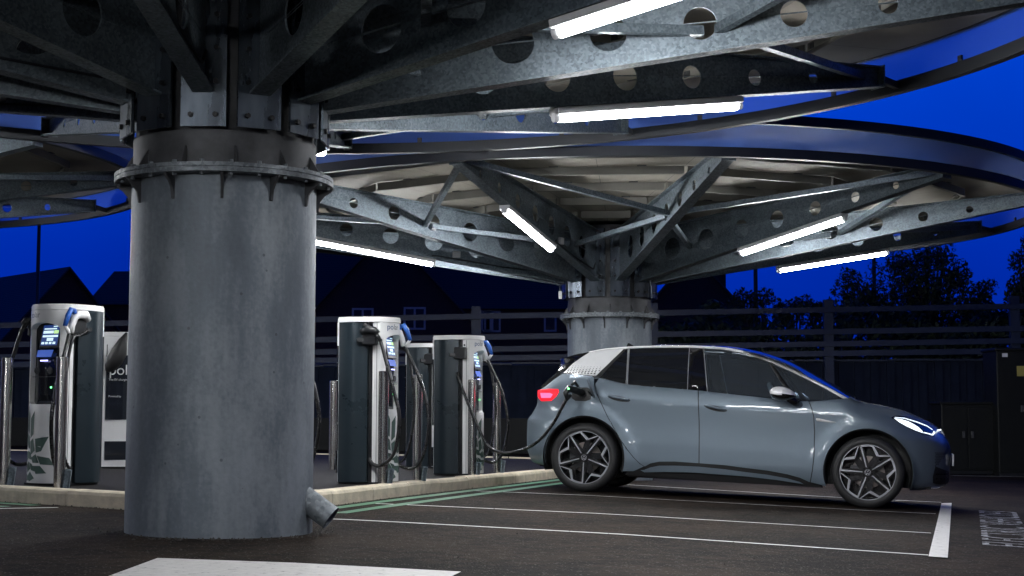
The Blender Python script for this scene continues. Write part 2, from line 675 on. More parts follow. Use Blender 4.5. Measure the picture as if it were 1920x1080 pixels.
def frosted(name, col, transp):
    m = bpy.data.materials.new(name)
    m.use_nodes = True
    t = m.node_tree
    for n_ in list(t.nodes):
        t.nodes.remove(n_)
    o = node(t, 'ShaderNodeOutputMaterial')
    df = node(t, 'ShaderNodeBsdfDiffuse')
    tl = node(t, 'ShaderNodeBsdfTranslucent')
    tr = node(t, 'ShaderNodeBsdfTransparent')
    for n_ in (df, tl):
        n_.inputs[0].default_value = tuple(col) + (1,)
    tr.inputs[0].default_value = (0.9, 0.94, 1, 1)
    a = node(t, 'ShaderNodeMixShader')
    a.inputs[0].default_value = 0.45
    t.links.new(df.outputs[0], a.inputs[1])
    t.links.new(tl.outputs[0], a.inputs[2])
    c = node(t, 'ShaderNodeMixShader')
    c.inputs[0].default_value = transp
    t.links.new(a.outputs[0], c.inputs[1])
    t.links.new(tr.outputs[0], c.inputs[2])
    t.links.new(c.outputs[0], o.inputs[0])
    return m
M['fascia'] = frosted('frosted_acrylic_fascia', (0.13, 0.27, 0.85), 0.42)
M['lamp'] = emit('lamp_tube', (0.96, 0.98, 1.0), LAMP_STRENGTH)
M['lamp_dim'] = emit('dimmed_lamp_tube', (0.96, 0.98, 1.0), LAMP_STRENGTH * 0.5)  # half-strength copy of the tube for dimmed fill lamps; none placed
M['lamp_body'] = plain('lamp_body_white', (0.6, 0.6, 0.62), 0.5)
M['ch_white'] = plain('charger_white_shell', (0.74, 0.74, 0.74), 0.35, coat=0.3, var=0.04, scale=3)
M['ch_dark'] = plain('charger_graphite_side', (0.018, 0.028, 0.036), 0.30, 0.3, var=0.1, scale=2)
M['ch_black'] = plain('charger_black_plastic', (0.014, 0.015, 0.017), 0.35, var=0.2)
M['ch_gloss'] = plain('charger_gloss_panel', (0.014, 0.017, 0.024), 0.08, coat=0.5, var=0.1)
M['leaf_print'] = plain('green_leaf_print', (0.055, 0.10, 0.085), 0.5, var=0.1)
M['screen'] = emit('charger_screen_blue', (0.03, 0.08, 0.32), 0.5)
M['screen_white'] = emit('charger_screen_text', (0.70, 0.92, 1.0), 1.0)
M['screen_green'] = emit('charger_screen_green', (0.55, 0.85, 0.35), 1.0)
M['led_blue'] = emit('charger_blue_glow', (0.06, 0.14, 0.6), 0.6)
M['led_violet'] = emit('charger_violet_led', (0.5, 0.5, 1.0), 3.0)
M['led_green'] = emit('green_led', (0.2, 1.0, 0.3), 4.0)
M['logo_blue'] = plain('logo_blue_ink', (0.02, 0.09, 0.22), 0.5)
M['logo_grey'] = plain('logo_grey_ink', (0.10, 0.12, 0.14), 0.5)
M['logo_white'] = plain('logo_white_ink', (0.7, 0.7, 0.7), 0.5)
M['plug_blue'] = plain('plug_blue_grip', (0.02, 0.10, 0.42), 0.35)
M['rubber'] = plain('black_cable_rubber', (0.012, 0.012, 0.013), 0.28, var=0.2)
M['stainless'] = plain('brushed_stainless', (0.78, 0.76, 0.73), 0.22, 1.0, var=0.08, scale=3, streak=(40, 40, 0.6), rvar=0.06)
M['paint'] = None
M['house_brick'] = bricks('dark_red_brick', (0.13, 0.06, 0.045), (0.09, 0.045, 0.035), (0.10, 0.09, 0.085))
M['house_tile'] = tiles('slate_roof_tiles', (0.07, 0.075, 0.085))
M['frame_white'] = plain('white_window_frame', (0.62, 0.62, 0.62), 0.5)
M['pane'] = plain('dark_window_pane', (0.02, 0.025, 0.035), 0.12)
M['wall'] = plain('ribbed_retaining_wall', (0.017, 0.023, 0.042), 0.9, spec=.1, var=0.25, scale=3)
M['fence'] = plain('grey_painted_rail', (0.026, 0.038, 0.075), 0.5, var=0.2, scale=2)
M['cabinet'] = plain('dark_green_cabinet', (0.008, 0.009, 0.009), 0.5, spec=.25, var=0.2)
M['pole'] = plain('grey_lamp_post', (0.08, 0.085, 0.09), 0.5, 0.3)
M['bark'] = plain('bark', (0.06, 0.05, 0.04), 0.9, var=0.3, scale=9)
M['leaf_a'] = plain('leaf_dark_green', (0.035, 0.055, 0.022), 0.6, var=0.4, scale=1.5)
M['leaf_b'] = plain('leaf_olive', (0.055, 0.065, 0.025), 0.6, var=0.4, scale=1.5)

# ================================================================== SETTING: ground, markings, island
def sheet(name, xs, ys, up, mat):
    b = MB()
    vs = [(x, y, g(x, y) + up) for y in ys for x in xs]
    n = len(xs)
    fs = [(j * n + i, j * n + i + 1, (j + 1) * n + i + 1, (j + 1) * n + i) for j in range(len(ys) - 1) for i in range(n - 1)]
    b.add(vs, fs)
    return b.build(name, mat)

gx = [-700, -200, -60, -14, -8, -4, -2, -1, 0, 0.7, 1.4, 2.1, 2.8, 3.6, 6, 9, 14, 60, 200, 700]
gy = [-60, -10, 0, 5, 10, 15, 20, 25, 30, 40, 80, 200, 1200]
tag(sheet('car_park_ground', gx, gy, 0.0, M['asphalt']), kind='structure')

def strip(b, pts, w, up=0.004, wend=None):
    """painted band following a ground polyline"""
    P = []
    for i in range(len(pts) - 1):
        a, c = Vector(pts[i][:2]), Vector(pts[i + 1][:2])
        n = max(1, int((c - a).length / 0.35))
        for k in range(n):
            P.append(a.lerp(c, k / n))
    P.append(Vector(pts[-1][:2]))
    vs = []
    for i, p in enumerate(P):
        d = (P[min(i + 1, len(P) - 1)] - P[max(i - 1, 0)]).normalized()
        nn = Vector((-d.y, d.x))
        for s_ in (-1, 1):
            q = p + nn * (s_ * w / 2)
            vs.append((q.x, q.y, g(q.x, q.y) + up))
    b.add(vs, [(2 * i, 2 * i + 1, 2 * i + 3, 2 * i + 2) for i in range(len(P) - 1)])

def gp(lst):
    return [gnd(*p) for p in lst]

b = MB()
strip(b, gp([(890, 921.0), (1756, 961.5)]), 0.047)
strip(b, gp([(700, 945.5), (1747, 998)]), 0.05)
strip(b, gp([(560, 973), (1742, 1039.5)]), 0.055)
strip(b, gp([(1130, 906.0), (1766, 940)]), 0.05)
strip(b, gp([(-300, 962), (0, 957.3), (110, 955)]), 0.055)
tag(b.build('bay_line_marking', M['white_paint']), kind='structure')
b = MB()
q = [gnd(*p, 0.008) for p in ((1766.5, 941), (1785.5, 940.5), (1778.5, 1043), (1742.5, 1040.5))]
n_ = 12
vs = []
for k in range(n_ + 1):
    vs += [q[0].lerp(q[3], k / n_), q[1].lerp(q[2], k / n_)]
vs = [(v.x, v.y, g(v.x, v.y) + 0.008) for v in vs]
b.add(vs, [(2 * i, 2 * i + 1, 2 * i + 3, 2 * i + 2) for i in range(n_)])
tag(b.build('bay_end_bar_marking', M['white_paint']), kind='structure')
b = MB()
a0, a1, a2 = gnd(297, 1050.5), gnd(866, 1074.5), gnd(215, 1079)
dirx = (a1 - a0)
a3 = a0 + Vector((-0.02, -1.6, 0))
q = [a0, a1, a1 + Vector((-0.25, -1.6, 0)), a3]
n_ = 24
vs = []
for k in range(n_ + 1):
    for v in (q[0].lerp(q[1], k / n_), q[3].lerp(q[2], k / n_)):
        vs.append((v.x, v.y, g(v.x, v.y) + 0.006))
b.add(vs, [(2 * i, 2 * i + 1, 2 * i + 3, 2 * i + 2) for i in range(n_)])
tag(b.build('white_block_marking', M['white_paint']), kind='structure')

# white lettering painted on the tarmac beside the bay
b = MB()
A_, B_ = gnd(1838, 1020), gnd(1833, 955)
ax = (B_ - A_)
L_ = ax.length
ax.normalize()
ay = Vector((-ax.y, ax.x, 0))
if ay.x > 0:
    ay = -ay
Mt = Matrix(((ax.x, ay.x, 0, A_.x), (ax.y, ay.y, 0, A_.y), (0, 0, 1, 0), (0, 0, 0, 1)))
tm = text_mesh('lettering_marking', 'ELECTRIC VEHICLES', 0.50, M['text_paint'], None,
               Mt @ Matrix.Translation((0, -0.36, 0)), extrude=0.0)
w_ = max((Mt.inverted() @ v.co).x for v in tm.data.vertices)
for v in tm.data.vertices:
    l = Mt.inverted() @ v.co
    p = A_ + ax * (l.x * L_ / w_) + ay * l.y
    v.co = (p.x, p.y, g(p.x, p.y) + 0.004)
tag(tm, kind='structure')

# island outline
def bez(a, c, e, n=10):
    a, c, e = Vector(a), Vector(c), Vector(e)
    return [a * (1 - t) ** 2 + c * 2 * t * (1 - t) + e * t * t for t in [k / n for k in range(n + 1)]]

kl0, kl1 = gnd(0, 943).xy, gnd(228, 957.5).xy
kd = (kl1 - kl0).normalized()
front = [kl0 - kd * 11.0, kl1.copy()] + bez(tuple(kl1), tuple(kl1 + kd * .85), (-1.62, 10.95))[1:]
front += [Vector((0.52, 18.62)), Vector((0.68, 19.5))]
front += bez((0.68, 19.5), (0.9, 21.6), (1.5, 23.6))[1:]
back = [Vector((1.5, 24.3)), Vector((-14, 23.2))]

def offset_path(P, d):
    o = []
    for i, p in enumerate(P):
        t = (P[min(i + 1, len(P) - 1)] - P[max(i - 1, 0)]).normalized()
        o.append(p + Vector((-t.y, t.x)) * d)
    return o

# kerb stones with joints, one ribbon of separate stones
def resample(P, step):
    o = []
    for i in range(len(P) - 1):
        L = (P[i + 1] - P[i]).length
        n = max(1, int(round(L / step)))
        for k in range(n):
            o.append(P[i].lerp(P[i + 1], k / n))
    o.append(P[-1])
    return o

KH = 0.115
b = MB()
fp = resample(front, 0.3)
# cumulative stones of about 0.9 m
i = 0
prof = [(0.0, -0.05), (0.0, KH - 0.03), (0.012, KH - 0.008), (0.035, KH + 0.002), (0.14, KH + 0.002), (0.14, -0.05)]
while i < len(fp) - 1:
    seg = fp[i:i + 4]
    if len(seg) < 2:
        break
    full = [p.copy() for p in seg]
    d0 = (full[1] - full[0]).normalized()
    d1 = (full[-1] - full[-2]).normalized()
    full[0] += d0 * 0.004
    full[-1] -= d1 * 0.004
    jit = random.uniform(-0.004, 0.004)
    rings = []
    for k, p in enumerate(full):
        t = (full[min(k + 1, len(full) - 1)] - full[max(k - 1, 0)]).normalized()
        nn = Vector((-t.y, t.x))
        rings.append([(p.x + nn.x * o, p.y + nn.y * o, g(p.x, p.y) + z + (jit if z > 0 else 0)) for o, z in prof])
    m_ = len(prof)
    vs = [q for R in rings for q in R]
    fs = []
    for k in range(len(rings) - 1):
        for j in range(m_ - 1):
            fs.append((k * m_ + j, k * m_ + j + 1, (k + 1) * m_ + j + 1, (k + 1) * m_ + j))
    fs.append(tuple(range(m_)))
    fs.append(tuple((len(rings) - 1) * m_ + j for j in reversed(range(m_))))
    b.add(vs, fs)
    i += 3
tag(b.build('kerb', M['kerb']), kind='structure')

inner = offset_path(resample(front, 0.3), 0.12)
poly = [(p.x, p.y) for p in inner] + [(p.x, p.y) for p in back]
pts = [(x * 0.8 - 14 + 0.01, y * 0.8 + 10) for x in range(22) for y in range(20)]
v2, tr = cdt(poly, (), pts, 0.2)
b = MB()
b.add([(x, y, g(x, y) + 0.1) for x, y in v2], tr)
tag(b.build('island_pavement', M['paving']), kind='structure')
b = MB()
bb = [Vector((1.5, 24.3)), Vector((-14, 23.2))]
for k in range(10):
    p0, p1 = bb[0].lerp(bb[1], k / 10 + 0.0005), bb[0].lerp(bb[1], (k + 1) / 10 - 0.0005)
    vs = []
    for p in (p0, p1):
        z = g(p.x, p.y)
        vs += [(p.x, p.y - 0.14, z - 0.05), (p.x, p.y - 0.14, z + KH), (p.x, p.y, z + KH), (p.x, p.y, z - 0.05)]
    b.add(vs, [(0, 1, 5, 4), (1, 2, 6, 5), (2, 3, 7, 6), (0, 3, 2, 1), (4, 5, 6, 7)])
tag(b.build('back_kerb', M['kerb']), kind='structure')

# green double lines along the kerb foot
b = MB()
for d in (-0.16, -0.42):
    strip(b, [(p.x, p.y) for p in offset_path(resample([front[0], front[1] + (front[0] - front[1]) * 0.06], 0.3), d)], 0.11)
    strip(b, [(p.x, p.y) for p in offset_path(resample([front[1 + 10], Vector((0.52, 18.62))], 0.3), d)], 0.11)
tag(b.build('green_line_marking', M['green_paint']), kind='structure')
# far road line
b = MB()
strip(b, gp([(1786, 889.5), (1850, 890.5), (2000, 893), (2300, 899)]), 0.14)
strip(b, [(-14, 26.2), (3.0, 27.2)], 0.12)
tag(b.build('far_road_line_marking', M['white_paint']), kind='structure')

# loose grit and small stones on the tarmac
b = MB()
rg = random.Random(3)
def stone(x, y, s):
    z = g(x, y)
    vs = []
    for k in range(5):
        a = 2 * pi * k / 5 + rg.random()
        vs.append((x + s * cos(a), y + s * sin(a), z - 0.001))
    vs.append((x + s * .2, y, z + s * 0.9))
    b.add(vs, [(k, (k + 1) % 5, 5) for k in range(5)])
for _ in range(420):
    x = rg.uniform(-4, 5); y = rg.uniform(5.5, 15)
    stone(x, y, rg.uniform(0.004, 0.010))
for _ in range(260):
    a = rg.uniform(0, 2 * pi)
    r = 0.56 + abs(rg.gauss(0, 0.09))
    stone(-1.716 + r * cos(a), 9.007 + r * sin(a), rg.uniform(0.005, 0.014))
for _ in range(420):
    p = front[0].lerp(front[1], rg.uniform(0.6, 1)) if rg.random() < .5 else front[11].lerp(Vector((0.52, 18.62)), rg.random() ** 1.5)
    stone(p.x + rg.gauss(0, .02) + .03, p.y - abs(rg.gauss(0, 0.06)) - .01, rg.uniform(0.004, 0.012))
tag(b.build('gravel', plain('grit', (0.05, 0.045, 0.04), 0.9, var=0.5, scale=30)), kind='stuff')

# ================================================================== CANOPIES
CR = 0.5425
HF = 2.09
def build_canopy(loc, phi0, ztip, R, label):
    root = empty('umbrella_canopy', loc, phi0)
    tag(root, label, 'canopy', 'round steel canopies on single columns')
    # column
    n = 72
    MB().lathe([(CR - 0.02, HF - 0.05), (CR, HF - 0.05), (CR, -0.25), (CR - 0.02, -0.25)], n).build('column', M['column'], root, True, 40)
    # flange: two bolted plates with gussets above and below
    fl = MB()
    Rf = CR * 1.185
    fl.lathe([(CR + .001, HF - 0.052), (Rf, HF - 0.052), (Rf, HF - 0.028), (Rf - .006, HF - 0.026), (Rf - .006, HF - 0.024), (Rf, HF - 0.022), (Rf, HF), (CR - .02, HF)], n)
    gs = fl
    gs.cur = 1
    for k in range(12):
        a = 2 * pi * (k + 0.35) / 12
        Mz = Matrix.Rotation(a, 4, 'Z') @ Matrix.Rotation(pi / 2, 4, 'X')
        gs.prism([(CR - .004, HF - .054), (Rf - .008, HF - .054), (Rf - .012, HF - .066), (CR + .05, HF - .094), (CR + .022, HF - .13), (CR + .012, HF - .19), (CR - .004, HF - .195)], -0.008, 0.008, Mz)
        Mz = Matrix.Rotation(a + .13, 4, 'Z') @ Matrix.Rotation(pi / 2, 4, 'X')
        gs.prism([(CR - .02, HF + .002), (Rf - .045, HF + .002), (Rf - .045, HF + .012), (CR - .004, HF + .11), (CR - .02, HF + .11)], -0.006, 0.006, Mz)
    bo = fl
    bo.cur = 0
    for k in range(24):
        a = 2 * pi * k / 24
        c_ = Vector(((Rf - .028) * cos(a), (Rf - .028) * sin(a), 0))
        bo.lathe([(0, HF + .017), (.014, HF + .017), (.014, HF + .001)], 6, Matrix.Translation(c_))
        bo.lathe([(0, HF - .07), (.012, HF - .07), (.012, HF - .053)], 6, Matrix.Translation(c_))
    fo = fl.build('flange', [M['flange'], M['dark_steel']], root, True, 35)
    # sleeve and dark hub tube between the head plates
    MB().lathe([(CR - .004, HF + .001), (CR - .004, HF + .20), (CR - .02, HF + .20), (CR - .02, HF + 1.12)], n).build('sleeve', M['dark_steel'], root, True, 40)
    # beams: tapered webs with round holes
    r0, r1 = 0.605, R - 0.27
    zb = lambda r: HF + 0.41 + (ztip + 0.03 - 0.41) * (r - r0) / (r1 - r0)
    zt = lambda r: HF + 1.02 + (ztip + 0.16 - 1.02) * (r - r0) / (r1 - r0)
    holes = []
    for hr, hh in ((1.15, .14), (1.72, .128), (2.29, .112), (2.84, .10), (3.40, .082), (3.96, .06), (4.50, .042)):
        holes.append(circle2(hr, (zb(hr) + zt(hr)) / 2 - .01, hh, 24))
    outer = densify([(r0, zb(r0)), (r1, zb(r1)), (r1, zt(r1)), (r0, zt(r0))], 0.4)
    v2, tr = cdt(outer, holes)
    web = MB()
    for s_ in (-.006, .006):
        web.add([(x, s_, z) for x, z in v2], tr)
    for h in holes:
        web.add([(x, -.0055, z) for x, z in h] + [(x, .0055, z) for x, z in h], [(k, (k + 1) % 24, 24 + (k + 1) % 24, 24 + k) for k in range(24)])
    fw = 0.062
    def fl_quad(zf, up):
        vs = []
        for r in (r0, r1):
            z = zf(r)
            vs += [(r, -fw, z), (r, fw, z), (r, fw, z + up), (r, -fw, z + up)]
        web.add(vs, [(0, 1, 2, 3), (7, 6, 5, 4), (0, 4, 5, 1), (1, 5, 6, 2), (2, 6, 7, 3), (3, 7, 4, 0)])
    fl_quad(zb, -.014)
    fl_quad(zt, .014)
    # mid-web weld line and tip plate
    web.box(r1, r1 + .012, -.075, .075, zb(r1) - .02, zt(r1) + .02)
    for s_ in (-1, 1):
        web.bar((r0 + .1, s_ * .008, (zb(r0) + zt(r0)) / 2), (r1, s_ * .008, (zb(r1) + zt(r1)) / 2), .004, .004)
    beam = web.build('beam', M['steel'], root)
    ep = MB()
    ep.box(r0 - .016, r0 - .001, -.128, .128, HF + .205, HF + 1.06)
    eb = ep
    eb.cur = 1
    for zz in (.27, .46, .65, .84):
        for s_ in (-1, 1):
            eb.lathe([(0, .018), (.015, .018), (.017, 0)], 6, Matrix.Translation((r0 - .001, s_ * .07, HF + zz)) @ Matrix.Rotation(pi / 2, 4, 'Y'))
    epo = ep.build('end_plate', [M['steel_head'], M['bolt']], beam)
    for k in range(1, 12):
        c_ = beam.copy(); C.objects.link(c_); c_.parent = root; c_.rotation_euler = (0, 0, k * pi / 6)
        for o_ in (epo,):
            d_ = o_.copy(); C.objects.link(d_); d_.parent = c_
    # roof dish in 24 panels
    zr = lambda r: HF + 1.165 + (ztip + 0.33 - 1.165) * (r - 0.58) / (R - 0.05 - 0.58)
    rf = MB()
    for k in range(24):
        a0, a1 = 2 * pi * k / 24, 2 * pi * (k + 1) / 24
        rr = [0.56, 1.7, 2.9, 4.1, R - 0.03]
        vs = []
        for r in rr:
            for j in range(4):
                gap = 0.003 / r
                a = a0 + gap + (a1 - a0 - 2 * gap) * j / 3
                vs.append((r * cos(a), r * sin(a), zr(r)))
        fs = []
        for i_ in range(len(rr) - 1):
            for j in range(3):
                fs.append((i_ * 4 + j, i_ * 4 + j + 1, (i_ + 1) * 4 + j + 1, (i_ + 1) * 4 + j))
        rf.add(vs, fs)
    rf.build('roof', M['roof'], root)
    MB().lathe([(0.1, zr(.58) + .01), (0.56, zr(.58) + .02), (R - 0.03, zr(R) + .02), (R - .03, zr(R) + .05), (.1, zr(.58) + .08)], 72).build('roof_deck', M['dark_steel'], root)
    # purlins between the beams, five rings
    for r in (1.25, 2.05, 2.85, 3.65, 4.45):
        p = MB()
        a = pi / 12
        d = r * cos(a)
        h = r * sin(a)
        zc = zr(r) - .012
        p.box(d - .006, d + .006, -h + .02, h - .02, zc - .085, zc)
        p.box(d - .05, d - .007, -h + .02, h - .02, zc - .085, zc - .078)
        p.cur = 1
        for yy in (-h + .10, 0, h - .10):
            p.box(d - .012, d - .0065, yy - .03, yy + .03, zc - .075, zc - .015)
        if r > 2:
            for yy in (-h * .5, h * .5):
                p.box(d - .03, d + .03, yy - .05, yy + .05, zc + .001, zc + .010)
        p.cur = 0
        po = p.build('purlin', [M['purlin'], M['dark_steel']], root)
        po.rotation_euler = (0, 0, a)
        for k in range(1, 12):
            c_ = po.copy(); C.objects.link(c_); c_.parent = root; c_.rotation_euler = (0, 0, a + k * pi / 6)
    # bracing between even and odd beams
    def pt(r, k, z):
        return Vector((r * cos(k * pi / 6), r * sin(k * pi / 6), z))
    zm = lambda r: zb(r) + 0.35 * (zt(r) - zb(r))
    br = None
    for k in range(0, 12, 2):
        for s_ in (-1, 1):
            for (ra, rb) in ((r1 - .15, 2.95), (1.45, 2.85)):
                m_ = MB().bar(pt(ra, k, zm(ra) + .03), pt(rb, k + s_, zm(rb)), .055, .055)
                m_.build('brace', M['steel'], root)
    # lamp wiring clipped along the webs of the even beams
    for k in range(0, 12, 2):
        t_ = Vector((-sin(k * pi / 6), cos(k * pi / 6), 0)) * .022
        MB().tube([pt(.66, k, HF + .62) + t_, pt(.75, k, zb(.75) + .10) + t_, pt(1.4, k, zb(1.4) + .055) + t_, pt(2.2, k, zb(2.2) + .035) + t_, pt(2.32, k, zb(2.32) + .02) + t_ * 3.2], .009, 6).build('conduit', M['ring'], root, True)
        jbx = MB().bevbox(-.05, .05, -.022, .022, -.04, .04, .006, Matrix.Translation(pt(2.0, k, zb(2.0) + .10) + t_) @ Matrix.Rotation(k * pi / 6, 4, 'Z'))
        jbx.build('junction_cover', M['lamp_body'], root)
    # rim: lower ring, clear fascia, upper ring
    zl = HF + ztip
    cl = MB().lathe([(R - .07, zl), (R, zl), (R, zl + .095), (R - .07, zl + .095)], 120, closed=True)
    cl.cur = 1
    MB().lathe([(R - .035, zl + .096), (R - .035, zl + .325)], 120).build('fascia', M['fascia'], root, True)
    MB().lathe([(R - .06, zl + .326), (R + .01, zl + .326), (R + .01, zl + .42), (R - .06, zl + .42)], 120, closed=True).build('upper_ring', M['ring'], root, True, 40)
    for k in range(24):
        a = 2 * pi * (k + .5) / 24
        cl.box(R - .068, R - .05, -.02, .02, zl + .06, zl + .14, Matrix.Rotation(a, 4, 'Z'))
    cl.build('lower_ring', [M['ring'], M['dark_steel']], root, True, 40)
    for k in range(12):
        MB().bar(pt(r1 + .012, k, zb(r1) + .06), pt(R - .07, k, zl + .05), .05, .05).build('rim_bracket', M['dark_steel'], root)
    return root, zb

def lamp_on(root_loc, phi, zb, label, dim=False, r_a=2.28, r_b=3.8):
    global DIM_MESH
    L = r_b - r_a
    rm = (r_a + r_b) / 2
    z = zb(rm)
    sl = atan2(zb(r_b) - zb(r_a), L)
    e = empty('strip_light', (root_loc[0] + rm * cos(phi), root_loc[1] + rm * sin(phi), root_loc[2] + z - .03))
    e.rotation_euler = (0, -sl, phi)
    tag(e, label, 'strip light', 'strip lights under the canopies')
    if not LAMPS:
        h = MB().bevbox(-L / 2 - .02, L / 2 + .02, -.062, .062, -.034, .012, .006).build('housing', M['lamp_body'], e)
        d = MB().tube([(-L / 2 + .01, 0, -.05), (L / 2 - .01, 0, -.05)], .034, 14).build('diffuser', M['lamp'], e, True, 60)
        for s_ in (-1, 1):
            cpp = MB().tube([(s_ * (L / 2 - .012), 0, -.05), (s_ * (L / 2 + .03), 0, -.05)], .032, 12).build('end_cap', M['lamp_body'], e)
    else:
        for ch in children(LAMPS[0]):
            c_ = ch.copy(); C.objects.link(c_); c_.parent = e
            if dim and ch.name.startswith('diffuser'):
                c_.data = DIM_MESH
    if not LAMPS:
        DIM_MESH = d.data.copy()
        DIM_MESH.materials[0] = M['lamp_dim']
    LAMPS.append(e)
    return e
LAMPS = []

col1 = (-1.716, 9.007, g(-1.716, 9.007))
col2 = (1.2615, 19.6258, g(1.2615, 19.6258))
col3 = (-9.6, 17.0, 0.2407)
PH1, PH2, PH3 = radians(-31.5), radians(-50.66), radians(9.3)
c1, zb1 = build_canopy(col1, PH1, 1.075, 5.40, 'large dark steel canopy overhead, standing on the thick grey column in the foreground')
c2, zb2 = build_canopy(col2, PH2, 1.165, 5.40, 'brightly lit round canopy on the short-looking column behind the parked car')
c3, zb3 = build_canopy(col3, PH3, 1.06, 5.40, 'partly seen canopy at the left edge beyond the foreground column')
# rain-water spout at the foot of the near column
Msp = Matrix.Rotation(radians(-8), 4, 'Z')
sp = MB()
d0 = Msp @ Vector((CR - .12, 0, .26))
d1 = Msp @ Vector((CR + .13, 0, .085))
ax_ = (d1 - d0).normalized()
sp.tube([d0, d1], .072, 28, False)
sp.tube([d0, d1], .064, 28, False)
spo = sp.build('drain_spout', M['flange'], c1, True, 50)
spo.rotation_euler = (0, 0, -PH1)

lamp_on(col1, PH1 + radians(0), zb1, 'lit strip light under the near canopy, upper tube, cut by the top edge')
lamp_on(col1, PH1 + radians(60), zb1, 'lit strip light under the near canopy, the lower of the two bright tubes, almost level')
lamp_on(col1, PH1 + radians(120), zb1, 'lit strip light hidden by the thick column, its end glinting beside the flange')
# unseen canopy added over the camera; its strip lights fill the column front
fill_col = (-4.75, -1.95, g(-4.75, -1.95))
fill_canopy = copy_tree(c1)
fill_canopy.location = fill_col
fill_canopy['label'] = 'unseen canopy added over the camera to carry fill lights'
for k in range(6):
    lamp_on(fill_col, PH1 + radians(60 * k), zb1, 'added fill light under the unseen canopy over the camera, beam %d outside the frame' % (k + 1))
lamp_on(col2, PH2 + radians(-60), zb2, 'lit strip light on the steep beam just left of the far column head')
lamp_on(col2, PH2 + radians(-120), zb2, 'lit strip light just right of the thick column, above the two chargers')
lamp_on(col2, PH2 + radians(0), zb2, 'lit strip light right of the far column, upper of the right-hand pair')
lamp_on(col2, PH2 + radians(60), zb2, 'lit strip light at far right with blue sky under it, lowest of the right pair')
lamp_on(col2, PH2 + radians(120), zb2, 'lit strip light on the back right beam of the far canopy')
for k in range(1, 6):
    lamp_on(col3, PH3 + radians(60 * k), zb3, 'lit strip light under the left canopy, beam %s' % ('on the right', 'at the back right', 'at the back left', 'on the left', 'at the front left', 'at the front right')[k])
# small junction box and conduit hanging at the far column head
jb = empty('junction_box', at(1050.5, 553, 19.3))
tag(jb, 'small pale junction box hanging beside the far column head', 'junction box')
MB().bevbox(-.022, .022, -.02, .02, -.05, .05, .006).build('box_body', M['ch_white'], jb)
o_ = at(1050.5, 553, 19.3)
MB().tube([Vector((0, 0, .05)), at(1049, 535, 19.3) - o_, at(1038, 526, 19.3) - o_, at(980, 514, 19.2) - o_, at(900, 503, 19.1) - o_], .008, 6).build('conduit', M['steel'], jb)

# ================================================================== CAR
def itp(x, xs, ys):
    if x <= xs[0]: return ys[0]
    for i in range(len(xs) - 1):
        if x <= xs[i + 1]:
            t = (x - xs[i]) / (xs[i + 1] - xs[i])
            return ys[i] + (ys[i + 1] - ys[i]) * t
    return ys[-1]

def smooth_itp(x, xs, ys):
    """monotone cubic through points"""
    n = len(xs)
    if x <= xs[0]: return ys[0]
    if x >= xs[-1]: return ys[-1]
    d = [(ys[i + 1] - ys[i]) / (xs[i + 1] - xs[i]) for i in range(n - 1)]
    m = [d[0]] + [0 if d[i - 1] * d[i] <= 0 else 2 * d[i - 1] * d[i] / (d[i - 1] + d[i]) for i in range(1, n - 1)] + [d[-1]]
    for i in range(n - 1):
        if x <= xs[i + 1]:
            h = xs[i + 1] - xs[i]
            t = (x - xs[i]) / h
            return ((2 * t ** 3 - 3 * t * t + 1) * ys[i] + (t ** 3 - 2 * t * t + t) * h * m[i]
                    + (-2 * t ** 3 + 3 * t * t) * ys[i + 1] + (t ** 3 - t * t) * h * m[i + 1])

TOPX = [-.403, -.319, -.153, -.044, .098, .227, .369, .639, .91, 1.232, 1.404, 1.538, 1.715, 1.898, 2.074, 2.25, 2.428, 2.588, 2.68, 2.829, 2.996, 3.113, 3.243, 3.34, 3.411]
TOPZ = [1.337, 1.377, 1.418, 1.441, 1.468, 1.485, 1.504, 1.531, 1.537, 1.541, 1.532, 1.513, 1.475, 1.416, 1.341, 1.25, 1.162, 1.074, 1.03, 1.008, .977, .946, .892, .849, .803]
RUX = [-.061, .112, .291, .642, 1.004, 1.272, 1.45, 1.633, 1.811, 1.988, 2.168, 2.342, 2.559]
RUZ = [1.412, 1.451, 1.474, 1.503, 1.515, 1.51, 1.488, 1.448, 1.391, 1.316, 1.237, 1.155, 1.041]
RLX = [.02, .32, .644, 1.006, 1.274, 1.452, 1.635, 1.813, 1.99, 2.17, 2.343, 2.509]
RLZ = [1.415, 1.458, 1.482, 1.493, 1.487, 1.465, 1.421, 1.361, 1.288, 1.208, 1.124, 1.039]
BLX = [.065, .2, .332, .422, .7, .996, 1.193, 1.734, 1.926, 2.106, 2.3, 2.514]
BLZ = [1.158, 1.127, 1.102, 1.091, 1.080, 1.068, 1.055, 1.018, 1.002, .998, 1.012, 1.038]
top = lambda x: smooth_itp(x, TOPX, TOPZ)
railU = lambda x: smooth_itp(x, RUX, RUZ)
railL = lambda x: smooth_itp(x, RLX, RLZ)
def belt(x):
    if x < .065: return 1.158 + .03 * min(1, (.065 - x) / .4)
    if x > 2.514: return 9.0
    return smooth_itp(x, BLX, BLZ)
def xnose(z):
    return smooth_itp(z, [.15, .19, .205, .243, .417, .571, .638, .697, .80, .95, 1.1], [3.30, 3.37, 3.45, 3.515, 3.539, 3.536, 3.524, 3.495, 3.415, 3.37, 3.34])
def xrear(z):
    return smooth_itp(z, [.2, .217, .244, .279, .439, .692, .746, .878, .988, 1.033, 1.246, 1.30, 1.345, 1.5], [-.37, -.40, -.584, -.625, -.676, -.682, -.643, -.586, -.589, -.563, -.395, -.39, -.41, -.40])
